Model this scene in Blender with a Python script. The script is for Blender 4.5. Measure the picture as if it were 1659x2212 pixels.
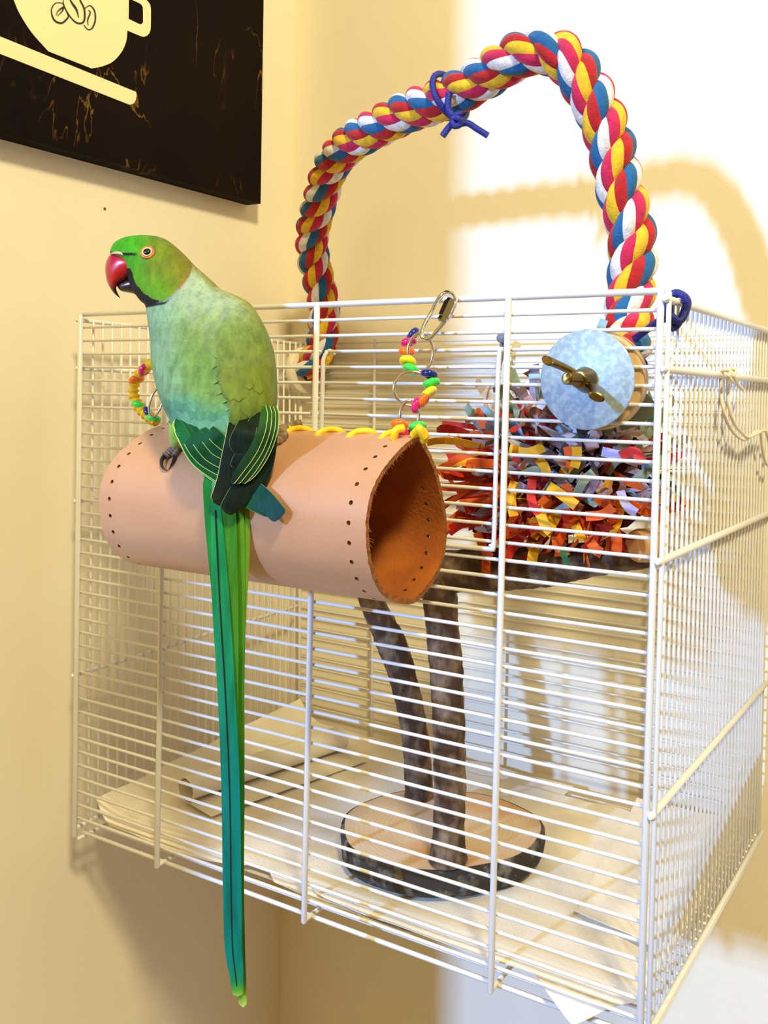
import bpy, math, random
from mathutils import Vector, Matrix, noise
random.seed(7)
for o in list(bpy.data.objects): bpy.data.objects.remove(o)
SC = bpy.context.scene
COL = SC.collection
PI = math.pi
# ------------------------------------------------------------------ camera
FPX, CX, CY = 1990.953, 1017.342, 866.298
CAMP = Vector((.59196, -.45506, .324375))
CM = ((0.869666197, 0.493387452, 0.015796473),
      (-0.493383973, 0.869800552, -0.004387995),
      (-0.015904763, -0.003977636, 0.999865599))
RX, RF, RU = (Vector(r) for r in CM)          # right, forward, up
cam = bpy.data.cameras.new('camera')
camo = bpy.data.objects.new('camera', cam); COL.objects.link(camo)
R = Matrix((RX, RU, -RF)).transposed()
camo.matrix_world = Matrix.Translation(CAMP) @ R.to_4x4()
cam.sensor_fit = 'VERTICAL'; cam.sensor_height = 36; cam.sensor_width = 27
cam.lens = FPX / 2212 * 36
cam.shift_x = (829.5 - CX) / 2212; cam.shift_y = (CY - 1106) / 2212
cam.clip_start = .01
SC.camera = camo
# ------------------------------------------------------------------ light
w = bpy.data.worlds.new('world'); SC.world = w; w.use_nodes = True
w.node_tree.nodes['Background'].inputs[0].default_value = (1.0, .68, .20, 1)
w.node_tree.nodes['Background'].inputs[1].default_value = .32
def area(name, loc, target, sx, sy, power, col):
    l = bpy.data.lights.new(name, 'AREA'); l.shape = 'RECTANGLE'; l.size = sx; l.size_y = sy
    l.energy = power; l.color = col
    o = bpy.data.objects.new(name, l); COL.objects.link(o); o.location = loc
    o.rotation_euler = (Vector(target) - Vector(loc)).to_track_quat('-Z', 'Y').to_euler()
    return o
area('ceiling_lamp', (1.3, -.95, 1.75), (0, .1, .3), .22, .22, 44, (1, .88, .52))
area('warm_front_fill', (1.0, -2.6, 1.5), (.2, .1, .3), 1.8, 1.4, 5, (1, .80, .40))  # broad warm fill added from behind the camera to lift the back wall
area('window_daylight', (-.84, -5.05, 1.84), (.33, .1, .33), .14, .38, 300, (.35, .66, 1.35))
SC.view_settings.view_transform = 'Standard'; SC.view_settings.look = 'None'
SC.view_settings.exposure = 0.0; SC.view_settings.gamma = 1; SC.view_settings.use_curve_mapping = False
# ------------------------------------------------------------------ placing helpers
def ray(u, v): return RF + RX * ((u - CX) / FPX) + RU * ((CY - v) / FPX)
def atd(u, v, d): return CAMP + ray(u, v) * d                 # a point a given distance in front of the lens
def at(u, v, ax, val):                                        # a point on an axis-aligned plane of the room
    r = ray(u, v); return CAMP + r * ((val - CAMP[ax]) / r[ax])
def depth(P): return RF.dot(Vector(P) - CAMP)
def lerp(a, b, t): return a + (b - a) * t
def interp(tab, x):
    if x <= tab[0][0]: return tab[0][1:]
    for p, q in zip(tab, tab[1:]):
        if x <= q[0]:
            t = (x - p[0]) / (q[0] - p[0])
            return [lerp(a, b, t) for a, b in zip(p[1:], q[1:])]
    return tab[-1][1:]
def smooth(tab, x):                                           # catmull-rom version of interp
    n = len(tab)
    if x <= tab[0][0]: return list(tab[0][1:])
    if x >= tab[-1][0]: return list(tab[-1][1:])
    i = next(k for k in range(n - 1) if x <= tab[k + 1][0])
    p1, p2 = tab[i], tab[i + 1]; p0 = tab[max(i - 1, 0)]; p3 = tab[min(i + 2, n - 1)]
    h = p2[0] - p1[0]; t = (x - p1[0]) / h; out = []
    for k in range(1, len(p1)):
        m1 = (p2[k] - p0[k]) / max(p2[0] - p0[0], 1e-9) * h; m2 = (p3[k] - p1[k]) / max(p3[0] - p1[0], 1e-9) * h
        t2, t3 = t * t, t * t * t
        out.append((2*t3 - 3*t2 + 1) * p1[k] + (t3 - 2*t2 + t) * m1 + (-2*t3 + 3*t2) * p2[k] + (t3 - t2) * m2)
    return out
def spline(pts, n, closed=False):
    pts = [Vector(p) for p in pts]; N = len(pts); out = []
    segs = N if closed else N - 1
    for i in range(segs):
        if closed: p0, p1, p2, p3 = pts[i-1], pts[i], pts[(i+1) % N], pts[(i+2) % N]
        else: p0, p1, p2, p3 = pts[max(i-1, 0)], pts[i], pts[i+1], pts[min(i+2, N-1)]
        for k in range(n):
            t = k / n
            out.append(.5 * ((2*p1) + (p2 - p0) * t + (2*p0 - 5*p1 + 4*p2 - p3) * t*t + (3*p1 - p0 - 3*p2 + p3) * t**3))
    if not closed: out.append(pts[-1])
    return out
def resample(pts, n):
    L = [0]
    for a, b in zip(pts, pts[1:]): L.append(L[-1] + (b - a).length)
    out = []; j = 0
    for i in range(n):
        s = L[-1] * i / (n - 1)
        while j < len(L) - 2 and L[j + 1] < s: j += 1
        t = (s - L[j]) / max(L[j + 1] - L[j], 1e-12); out.append(pts[j].lerp(pts[j + 1], min(max(t, 0), 1)))
    return out, L[-1]
# ------------------------------------------------------------------ materials
def lin(c): return tuple((x / 255 / 12.92 if x / 255 <= .04045 else ((x / 255 + .055) / 1.055) ** 2.4) for x in c) + (1,)
MATS = {}
def mat(name, col, rough=.6, metal=0, var=None, vscale=40, bump=0, bscale=200, spec=.5, attr=False, coat=0, sheen=0, stretch=None, trans=0, ramp=(.35, .65), detail=6, wave=None):
    """col (and the second colour var) are sRGB 0..255; noise mixes them"""
    if name in MATS: return MATS[name]
    m = bpy.data.materials.new(name); m.use_nodes = True; nt = m.node_tree; N = nt.nodes; Lk = nt.links
    b = N['Principled BSDF']; b.inputs['Roughness'].default_value = rough; b.inputs['Metallic'].default_value = metal
    b.inputs['Specular IOR Level'].default_value = spec; b.inputs['Coat Weight'].default_value = coat
    b.inputs['Sheen Weight'].default_value = sheen
    if trans: b.inputs['Transmission Weight'].default_value = trans
    b.inputs['Base Color'].default_value = lin(col)
    tc = N.new('ShaderNodeTexCoord'); src = tc.outputs['Object']
    if stretch:
        mp = N.new('ShaderNodeMapping'); mp.inputs['Scale'].default_value = stretch; Lk.new(src, mp.inputs[0]); src = mp.outputs[0]
    base = None
    if attr:
        a = N.new('ShaderNodeAttribute'); a.attribute_name = 'Col'; base = a.outputs['Color']
    if var:
        n = N.new('ShaderNodeTexNoise'); n.inputs['Scale'].default_value = vscale; n.inputs['Detail'].default_value = detail; Lk.new(src, n.inputs[0])
        r = N.new('ShaderNodeMapRange'); r.inputs[1].default_value = ramp[0]; r.inputs[2].default_value = ramp[1]; Lk.new(n.outputs[0], r.inputs[0])
        mx = N.new('ShaderNodeMix'); mx.data_type = 'RGBA'
        if attr:
            mx.blend_type = 'MULTIPLY'; Lk.new(r.outputs[0], mx.inputs[0]); Lk.new(base, mx.inputs[6]); mx.inputs[7].default_value = lin(var)
        else:
            Lk.new(r.outputs[0], mx.inputs[0]); mx.inputs[6].default_value = lin(col); mx.inputs[7].default_value = lin(var)
        base = mx.outputs[2]
    if base: Lk.new(base, b.inputs['Base Color'])
    if bump:
        n2 = N.new('ShaderNodeTexNoise'); n2.inputs['Scale'].default_value = bscale; n2.inputs['Detail'].default_value = 5; Lk.new(src, n2.inputs[0])
        bp = N.new('ShaderNodeBump'); bp.inputs['Strength'].default_value = bump; bp.inputs['Distance'].default_value = .001
        Lk.new(n2.outputs[0], bp.inputs['Height']); Lk.new(bp.outputs[0], b.inputs['Normal'])
    MATS[name] = m; return m
# ------------------------------------------------------------------ objects
class MB:
    def __init__(s): s.v = []; s.f = []; s.m = []; s.c = None
    def add(s, vs, fs, mi=0):
        k = len(s.v); s.v += [Vector(p) for p in vs]; s.f += [tuple(i + k for i in f) for f in fs]; s.m += [mi] * len(fs); return k
    def tube(s, pts, r, seg=8, closed=False, mi=0, caps=True, flat=None):
        pts = [Vector(p) for p in pts]; n = len(pts)
        rr = r if isinstance(r, (list, tuple)) else [r] * n
        T = []
        for i in range(n):
            a = pts[i - 1] if (i or closed) else pts[0]; b = pts[(i + 1) % n] if (i < n - 1 or closed) else pts[-1]
            T.append((b - a).normalized())
        up = Vector((0, 0, 1)) if abs(T[0].z) < .9 else Vector((0, 1, 0))
        nrm = (up - T[0] * up.dot(T[0])).normalized(); vs = []
        for i in range(n):
            nrm = (nrm - T[i] * nrm.dot(T[i])).normalized(); bi = T[i].cross(nrm)
            for k in range(seg):
                a = 2 * PI * k / seg
                vs.append(pts[i] + nrm * math.cos(a) * rr[i] * (flat or 1) + bi * math.sin(a) * rr[i])
        fs = []
        for i in range(n if closed else n - 1):
            j = (i + 1) % n
            for k in range(seg): fs.append((i*seg + k, i*seg + (k+1) % seg, j*seg + (k+1) % seg, j*seg + k))
        if caps and not closed: fs += [tuple(range(seg))[::-1], tuple((n-1)*seg + k for k in range(seg))]
        s.add(vs, fs, mi)
    def rod(s, a, b, r, seg=8, mi=0, bulge=True):               # wire with slightly rounded ends
        a, b = Vector(a), Vector(b); d = (b - a).normalized()
        s.tube([a - d*r*.6, a, b, b + d*r*.6], [r*.55, r, r, r*.55], seg, mi=mi)
    def loft(s, rings, mi=0, cap=True, closed=True):
        seg = len(rings[0]); vs = [p for r in rings for p in r]; fs = []
        for i in range(len(rings) - 1):
            for k in range(seg if closed else seg - 1):
                fs.append((i*seg + k, i*seg + (k+1) % seg, (i+1)*seg + (k+1) % seg, (i+1)*seg + k))
        if cap: fs += [tuple(range(seg))[::-1], tuple((len(rings)-1)*seg + k for k in range(seg))]
        s.add(vs, fs, mi)
    def disc(s, c, axis, r, h, seg=48, mi=0, bevel=.0004):
        c, ax = Vector(c), Vector(axis).normalized()
        u = ax.orthogonal().normalized(); v = ax.cross(u)
        prof = [(r - bevel, 0), (r, bevel), (r, h - bevel), (r - bevel, h)]
        s.loft([[c + ax*z + (u*math.cos(2*PI*k/seg) + v*math.sin(2*PI*k/seg))*q for k in range(seg)] for q, z in prof], mi)
def build(name, mb, mats, parent=None, smooth_=True, cols=None):
    """one mesh object; geometry is in world space and re-based on the parent"""
    me = bpy.data.meshes.new(name); org = WL.get(parent.name, Vector()) if parent else Vector()
    me.from_pydata([v - org for v in mb.v], [], mb.f)
    for m in (mats if isinstance(mats, (list, tuple)) else [mats]): me.materials.append(m)
    me.polygons.foreach_set('material_index', mb.m)
    me.polygons.foreach_set('use_smooth', [smooth_] * len(mb.f))
    if cols:
        a = me.color_attributes.new('Col', 'FLOAT_COLOR', 'POINT')
        a.data.foreach_set('color', [x for c in cols for x in c])
    me.update()
    if smooth_: me.set_sharp_from_angle(angle=math.radians(50))
    o = bpy.data.objects.new(name, me); COL.objects.link(o)
    if parent: o.parent = parent; WL[o.name] = org.copy()
    else: WL[o.name] = Vector()
    return o
WL = {}
def tag(o, label, cat, group=None, kind=None):
    o['label'] = label; o['category'] = cat
    if group: o['group'] = group
    if kind: o['kind'] = kind
    return o
def thing(name, loc, label, cat, group=None):
    o = bpy.data.objects.new(name, None); o.empty_display_size = .02; COL.objects.link(o); o.location = loc
    WL[o.name] = Vector(loc); return tag(o, label, cat, group)
def put(mesh_obj, name, parent, mw):                             # a linked copy placed by a world matrix
    o = bpy.data.objects.new(name, mesh_obj); COL.objects.link(o)
    org = WL[parent.name] if parent else Vector()
    o.parent = parent; o.matrix_basis = Matrix.Translation(-org) @ mw; return o
def frame_to(loc, z, x=None):
    z = Vector(z).normalized(); x = Vector(x) if x else z.orthogonal(); x = (x - z*x.dot(z)).normalized(); y = z.cross(x)
    return Matrix.Translation(loc) @ Matrix((x, y, z)).transposed().to_4x4()
M_wall = mat('wall_paint', (236, 226, 202), .75, bump=.12, bscale=260, var=(233, 222, 197), vscale=8)
M_wire = mat('white_enamel_wire', (224, 222, 218), .28, coat=.3)
M_steel = mat('bright_steel', (225, 222, 215), .12, 1)
# ------------------------------------------------------------------ the room
WX, WY = -.029, .2665
def slab(name, lo, hi, m):
    mb = MB(); x0, y0, z0 = lo; x1, y1, z1 = hi
    mb.add([(x0,y0,z0),(x1,y0,z0),(x1,y1,z0),(x0,y1,z0),(x0,y0,z1),(x1,y0,z1),(x1,y1,z1),(x0,y1,z1)],
           [(3,2,1,0),(4,5,6,7),(0,1,5,4),(1,2,6,5),(2,3,7,6),(3,0,4,7)])
    o = build(name, mb, m, None, False); o['kind'] = 'structure'; return o
wall_left = slab('wall_left', (WX - .12, -.78, -1.0), (WX, WY, 1.5), M_wall)
slab('wall_back', (WX - .12, WY, -1.0), (2.2, WY + .12, 1.5), M_wall)
slab('floor', (-1.5, -2.4, -1.1), (2.2, WY + .12, -1.0), mat('oak_floor', (150, 112, 74), .5, var=(120, 86, 54), vscale=9, stretch=(1, 12, 1)))
mb = MB(); mb.disc(at(226, 451, 0, WX), (1, 0, 0), .0011, .0006, 12, bevel=.0002)
build('nail_hole', mb, mat('rust_brown', (110, 40, 12), .7), wall_left)
# ------------------------------------------------------------------ the wall picture
M_panel = mat('black_panel', (13, 6, 3), .6, var=(24, 13, 6), vscale=7, spec=.06)
nt = M_panel.node_tree; N = nt.nodes; Lk = nt.links                # thin gilt scratches in the black print
tc = N.new('ShaderNodeTexCoord'); mp = N.new('ShaderNodeMapping'); mp.inputs['Scale'].default_value = (1, 1.1, .38); Lk.new(tc.outputs['Object'], mp.inputs[0])
n1 = N.new('ShaderNodeTexNoise'); n1.inputs['Scale'].default_value = 14; n1.inputs['Detail'].default_value = 9; n1.inputs['Distortion'].default_value = 1.2; Lk.new(mp.outputs[0], n1.inputs[0])
sb = N.new('ShaderNodeMath'); sb.operation = 'SUBTRACT'; sb.inputs[1].default_value = .5; Lk.new(n1.outputs[0], sb.inputs[0])
ab = N.new('ShaderNodeMath'); ab.operation = 'ABSOLUTE'; Lk.new(sb.outputs[0], ab.inputs[0])
mr = N.new('ShaderNodeMapRange'); mr.inputs[1].default_value = .007; mr.inputs[2].default_value = 0; Lk.new(ab.outputs[0], mr.inputs[0])
n2 = N.new('ShaderNodeTexNoise'); n2.inputs['Scale'].default_value = 13; n2.inputs['Detail'].default_value = 4; Lk.new(tc.outputs['Object'], n2.inputs[0])
m2 = N.new('ShaderNodeMapRange'); m2.inputs[1].default_value = .52; m2.inputs[2].default_value = .66; Lk.new(n2.outputs[0], m2.inputs[0])
mu = N.new('ShaderNodeMath'); mu.operation = 'MULTIPLY'; Lk.new(mr.outputs[0], mu.inputs[0]); Lk.new(m2.outputs[0], mu.inputs[1])
mx = N.new('ShaderNodeMix'); mx.data_type = 'RGBA'; Lk.new(mu.outputs[0], mx.inputs[0])
old = N['Principled BSDF'].inputs['Base Color'].links[0].from_socket; Lk.new(old, mx.inputs[6]); mx.inputs[7].default_value = lin((120, 88, 34)); Lk.new(mx.outputs[2], N['Principled BSDF'].inputs['Base Color'])
yb = at(534, 446, 0, WX).y
lo_, hi_ = 0.0, .05
for _ in range(40):
    t_ = (lo_ + hi_) / 2
    if at(563, 440, 0, WX + t_).y < yb: hi_ = t_
    else: lo_ = t_
PT = max(.008, min(t_, .03)); PF = WX + PT
zb = at(563, 440, 0, PF).z
pic = thing('wall_picture', (WX, -.06, zb), 'black panel picture with a cream cup and saucer print on the left wall', 'picture')
def box(mb, lo, hi, mi=0):
    x0, y0, z0 = lo; x1, y1, z1 = hi
    mb.add([(x0,y0,z0),(x1,y0,z0),(x1,y1,z0),(x0,y1,z0),(x0,y0,z1),(x1,y0,z1),(x1,y1,z1),(x0,y1,z1)],
           [(3,2,1,0),(4,5,6,7),(0,1,5,4),(1,2,6,5),(2,3,7,6),(3,0,4,7)], mi)
mb = MB(); box(mb, (WX, -.36, zb), (PF, yb, zb + .40)); build('panel', mb, M_panel, pic, False)
M_print = mat('cream_print', (244, 226, 178), .6, spec=.2); M_ink = mat('black_ink', (18, 12, 8), .5)
def printed(name, pts, m, lift=.0004):
    q = [at(x / 2.592, y / 2.592, 0, PF) for x, y in pts]
    f = [p + Vector((lift, 0, 0)) for p in q]; n = len(q); mb = MB()
    mb.add(f + q, [tuple(range(n))] + [(i, i + n, (i+1) % n + n, (i+1) % n) for i in range(n)])
    return build(name, mb, m, pic, False)
def poly(pts, n=6): return [(p.x, p.y) for p in spline([(x, y, 0) for x, y in pts], n)]
body_ = poly([(-10, -230), (28, -100), (75, 0), (100, 60), (140, 130), (190, 200), (270, 288)]) + [(510, 383)] + poly([(515, 383), (570, 372), (630, 345), (680, 290), (705, 230), (712, 170), (718, 105), (720, 0), (722, -60), (725, -75)]) + [(728, -110)]
printed('cup_print', body_, M_print)
hout = [(712, 172), (795, 207)] + poly([(800, 207), (820, 202), (838, 180), (842, 150), (843, 60), (838, 25), (810, -8), (724, -76)])
hin = [(723, -8), (785, 22), (798, 38), (799, 90), (799, 125), (790, 138), (775, 134), (718, 106)]
pts = hout + [(723, -8)] + hin[1:] + [(718, 106)]
mb = MB()                                                          # handle ring as quads between the two outlines
ro, _ = resample([Vector((x, y, 0)) for x, y in hout], 24); ri, _ = resample([Vector((x, y, 0)) for x, y in reversed(hin)], 24)
vo = [at(p.x/2.592, p.y/2.592, 0, PF) + Vector((.0004, 0, 0)) for p in ro]; vi = [at(p.x/2.592, p.y/2.592, 0, PF) + Vector((.0004, 0, 0)) for p in ri]
mb.add(vo + vi, [(i, i+1, 24+i+1, 24+i) for i in range(23)]); build('handle_print', mb, M_print, pic, False)
printed('saucer_print', [(-520, -7), (760, 515)] + poly([(763, 535), (758, 560), (745, 580), (728, 586), (715, 583)], 4) + [(40, 318), (-480, 115)], M_print)
def ink(name, pts, w0, w1, closed=False):
    sp = spline([(x, y, 0) for x, y in pts], 6, closed); n = len(sp); L = []; Rr = []
    for i, p in enumerate(sp):
        d = (sp[(i+1) % n] - sp[i-1]) if closed else (sp[min(i+1, n-1)] - sp[max(i-1, 0)])
        d.normalize(); nn = Vector((-d.y, d.x, 0)); wd = lerp(w0, w1, (.5 - .5*math.cos(2*PI*i/n)))
        L.append(p + nn*wd*.5); Rr.append(p - nn*wd*.5)
    mb = MB(); mb.add([at(p.x/2.592, p.y/2.592, 0, PF) + Vector((.0008, 0, 0)) for p in L + Rr],
                      [(i, (i+1) % n, (i+1) % n + n, i + n) for i in range(n if closed else n - 1)])
    build(name, mb, M_ink, pic, False)
ink('bean_outline', [(345, 18), (305, 20), (284, 60), (300, 112), (340, 130), (372, 105), (378, 85), (352, 30)], 4, 10, True)
ink('bean_crease', [(310, 88), (322, 62), (350, 42), (345, 62), (318, 90)], 3, 9)
ink('bean_outline', [(360, -20), (352, 20), (380, 80), (420, 125), (455, 130), (470, 105), (468, 50), (445, 0), (440, -40), (400, -60)], 4, 10, True)
ink('bean_crease', [(378, -25), (398, 15), (425, 55), (437, 100)], 4, 12)
ink('bean_outline', [(468, 50), (500, 32), (525, 60), (530, 110), (515, 155), (490, 166), (465, 140)], 4, 9, False)
ink('bean_crease', [(490, 58), (502, 70), (488, 110), (490, 142)], 3, 8)
# ------------------------------------------------------------------ the cage
CW, CD, CH = .44391, .25433, .38
OFS = [[0.0031,-0.0007,-0.0031],[-0.0008,0.0013,0.0016],[-0.001,0.0025,0.0025],[-0.0013,-0.0032,-0.0017],[-0.0022,-0.0041,0.0005],[-0.0002,0.0036,0.0002],[-0.0007,0.0018,0.0003],[0.0032,-0.0011,-0.0003]]
CRN = {}
k_ = 0
for i in (0, 1):
    for j in (0, 1):
        for l in (0, 1): CRN[i, j, l] = Vector((CW*i, CD*j, CH*l)) + Vector(OFS[k_]); k_ += 1
def K(x, y, z):                                                    # cage coordinates (metres along each side) -> slightly racked real cage
    a, b, c = x / CW, y / CD, z / CH; s = Vector()
    for (i, j, l), p in CRN.items(): s += p * ((a if i else 1-a) * (b if j else 1-b) * (c if l else 1-c))
    return s
ZR = [.3756, .33991, .24207, .11392]
VX = [0, .0893, .2227, .357, CW]
cage = thing('bird_cage', (CW/2, CD/2, 0), 'white wire bird cage with open top fixed in the wall corner', 'cage')
def wire(name, a, b, r, parent=cage, seg=8):
    mb = MB(); mb.rod(a, b, r, seg); return build(name, mb, M_wire, parent)
def K2(x, y, z, off=(0, 0, 0)): return K(x, y, z) + Vector(off)
for x in VX: wire('front_upright', K2(x, 0, -.003, (0, -.0029, 0)), K2(x, 0, CH - .0015, (0, -.0029, 0)), .0019, seg=10)
wire('front_upright', K2(CW + .0038, 0, -.003, (0, -.0012, 0)), K2(CW + .0038, 0, CH - .001, (0, -.0012, 0)), .0014)
wire('front_rail', K(0, 0, CH), K(CW, 0, CH), .0019, seg=10)
DX0, DX1, DZ0, DZ1 = .2279, .3515, .2392, .3505
NB = 38; PZ = CH * .976 / NB
door = MB(); rc = .006
dp = [K(DX0, 0, DZ0 + .002), K(DX0, 0, DZ1 - rc), K(DX0 + .001, 0, DZ1 - .002), K(DX0 + .0035, 0, DZ1 - .0012)]
door.tube(spline([K(DX0, 0, DZ1 - .001) + Vector((.002, .006, 0)), K(DX0 + .0018, 0, DZ1 + .0005) + Vector((0, .001, 0)), K(DX0, 0, DZ1 - .005) + Vector((0, -.002, 0)), K(DX0, 0, DZ1 - .02) + Vector((0, -.0024, 0)),
          K(DX0, 0, DZ0 + .01) + Vector((0, -.0024, 0)), K(DX0 + .002, 0, DZ0 + .002) + Vector((0, -.0024, 0)), K(DX0 + .01, 0, DZ0) + Vector((0, -.0024, 0)),
          K(DX1 - .01, 0, DZ0) + Vector((0, -.0024, 0)), K(DX1 - .002, 0, DZ0 + .002) + Vector((0, -.0024, 0)), K(DX1, 0, DZ0 + .01) + Vector((0, -.0024, 0)),
          K(DX1, 0, DZ1 - .01) + Vector((0, -.0024, 0)), K(DX1 + .002, 0, DZ1) + Vector((0, -.001, 0)), K(DX1 + .0035, 0, DZ1 - .001) + Vector((0, .005, 0))], 8), .0014, 8)
door_o = build('door', door, M_wire, cage)
for i in range(1, NB + 1):
    z = CH - i * PZ
    if DZ0 + .003 < z < DZ1 + .001:
        wire('front_wire', K(0, 0, z), K(DX0 - .004, 0, z), .00102); wire('front_wire', K(DX1 + .004, 0, z), K(CW, 0, z), .00102)
        wire('door_wire', K(DX0, 0, z), K(DX1, 0, z), .00102, door_o)
    else: wire('front_wire', K(0, 0, z), K(CW, 0, z), .00108)
wire('bottom_rail', K2(0, .005, -.0035), K2(CW, .005, -.0035), .0015)
for x, s in ((0, -1), (CW, 1)):                                    # the two sides
    for z in ZR: wire('side_rail', K2(x, -.004, z, (s*.0028, 0, 0)), K2(x, CD, z, (s*.0028, 0, 0)), .0021 if s > 0 else .0017, seg=10)
    for z in (.001,): wire('side_rail', K2(x, 0, z, (s*.0025, 0, 0)), K2(x, CD, z, (s*.0025, 0, 0)), .0018)
    n = 29; zt = ZR[0]
    for k in range(1, n): wire('side_wire', K(x, CD*k/n, .001), K(x, CD*k/n, zt + .001), .00092)
    wire('rear_upright', K(x, CD - .001, -.002), K(x, CD - .001, zt + .002), .0017)
for i in range(1, NB + 1):
    z = ZR[0] - (i - 1) * PZ
    if z > .004: wire('rear_wire', K(0, CD + .0015, z), K(CW, CD + .0015, z), .0010)
for x in (.0878, .2215, .357): wire('rear_upright', K(x, CD - .001, 0), K(x, CD - .001, ZR[0] + .002), .0015)
for k in range(1, 27): wire('floor_wire', K(0, CD*k/27, .0015), K(CW, CD*k/27, .0015), .0011)
for x in VX[1:4]: wire('floor_rail', K2(x, -.001, -.0022), K2(x, CD, -.0022), .0015)
wire('floor_rail', K2(CW - .001, 0, -.007, (.001, 0, 0)), K2(CW - .001, CD, -.007, (.001, 0, 0)), .0017); wire('floor_rail', K2(.001, 0, -.006), K2(.001, CD, -.006), .0015)
g = MB(); g.disc(at(1085, 731, 1, CD - .006), (.2, -1, 0), .0042, .004, 20); g.tube([at(1085, 738, 1, CD - .004), at(1083, 775, 1, CD - .004), at(1080, 800, 1, CD - .004)], [.0022, .002, .0012], 8)
build('latch', g, mat('grey_plastic', (120, 122, 130), .5), cage)
# ------------------------------------------------------------------ paper on the cage floor
M_paper = mat('paper_towel', (246, 236, 216), .9, bump=.35, bscale=700, var=(232, 222, 202), vscale=30)
def sheet(name, grid, label, thick=.0005):
    nr, nc = len(grid), len(grid[0]); mb = MB(); top = [p for r in grid for p in r]; bot = [p - Vector((0, 0, thick)) for p in top]; off = nr*nc
    fs = []
    for i in range(nr - 1):
        for j in range(nc - 1):
            a, b, c, d = i*nc + j, i*nc + j + 1, (i+1)*nc + j + 1, (i+1)*nc + j
            fs += [(a, b, c, d), (d+off, c+off, b+off, a+off)]
    for j in range(nc - 1): fs += [(j+1, j, j+off, j+1+off), ((nr-1)*nc + j, (nr-1)*nc + j+1, (nr-1)*nc + j+1+off, (nr-1)*nc + j+off)]
    for i in range(nr - 1): fs += [(i*nc, (i+1)*nc, (i+1)*nc+off, i*nc+off), ((i+1)*nc+nc-1, i*nc+nc-1, i*nc+nc-1+off, (i+1)*nc+nc-1+off)]
    mb.add(top + bot, fs); o = build(name, mb, M_paper); return tag(o, label, 'paper towel', 'paper towels on the cage floor')
def wav(x, y, s=40, a=.001): return a * noise.noise(Vector((x*s, y*s, 3.1)))
# left sheet: curls up the left side of the cage
g = []
fl = [(0, .012), (.10, .004), (.2, .002), (.3, .002), (.42, .003), (.5, .012), (.56, .018), (.62, .006), (.7, .0025), (1, .0025)]
for j in range(34):
    r = []
    for i in range(56):
        s = i / 55; t = j / 33
        y0 = interp(fl, s)[0] if True else 0
        y = lerp(y0, .247, t); x = .012 + s * .285
        z = .0048 + abs(wav(x, y, 22, .003)) + .001
        if s < .13:
            q = 1 - s / .13; x = .007 + .03 * (1 - q) ; z += .017 * q*q * (.55 + .7*t)
        if t < .12: y += .0; 
        r.append(Vector((x, y, z)))
    g.append(r)
sheet('paper_towel', g, 'cream paper towel sheet curling up the left side of the cage')
g = []
fr = [(0, .022), (.1, .006), (.25, .0025), (.45, .003), (.62, .002), (.75, .004), (.8, -.004), (.88, -.014), (.93, -.004), (1, .012)]
for j in range(30):
    r = []
    for i in range(60):
        s = i / 59; t = j / 29; y0 = interp(fr, s)[0]; x = .20 + s * .236; y = lerp(y0, .22, t)
        z = .0082 + abs(wav(x + 5, y, 26, .0035)) * (.4 + .6*t)
        if y < 0: z += y * .55
        r.append(Vector((x, y, z)))
    g.append(r)
sheet('paper_towel', g, 'cream paper towel sheet at the cage front with a corner poking out')
g = []
for j in range(26):                                                # right sheet leaning up the right side
    r = []
    for i in range(34):
        s = i / 33; t = j / 25; y = lerp(.035 + .03*(1-s), .235, t)
        if s < .5: x = .355 + .155*s + .02*(1-t)*(1 - s*2); z = .0125 + .004*s
        else: q = (s - .5) * 2; x = .4325 + .007*q; z = .0145 + (.018 + .034*t)*q
        z += abs(wav(x+9, y, 30, .003)); r.append(Vector((x, y, z)))
    g.append(r)
sheet('paper_towel', g, 'white paper towel sheet folded up against the right side wires')
A, B = at(402, 1712, 2, .016), at(735, 1600, 2, .016); A = Vector((max(A.x, .03), A.y, .018)); B = Vector((B.x, min(B.y, .235), .018))
g = []; ax = (B - A).normalized(); sd = ax.cross(Vector((0, 0, 1))).normalized()
for j in range(20):
    t = j / 19; r = []
    for i in range(44):
        a = -PI/2 - i / 43 * 2 * PI * 1.35; rad = .0095 * (1 - .28 * i / 43) * (1 + .15*t)
        P = A.lerp(B, t) + sd * math.cos(a) * rad * 1.25 + Vector((0, 0, math.sin(a) * rad))
        r.append(P + Vector((0, 0, .0005)))
    tail = [r[0] + sd * (-q) * .012 * -1 * 1.0 + Vector((0, 0, .0003)) for q in (3, 2, 1)]
    g.append(tail + r)
sheet('paper_towel', g, 'rolled paper towel lying on the left half of the cage floor')
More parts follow.
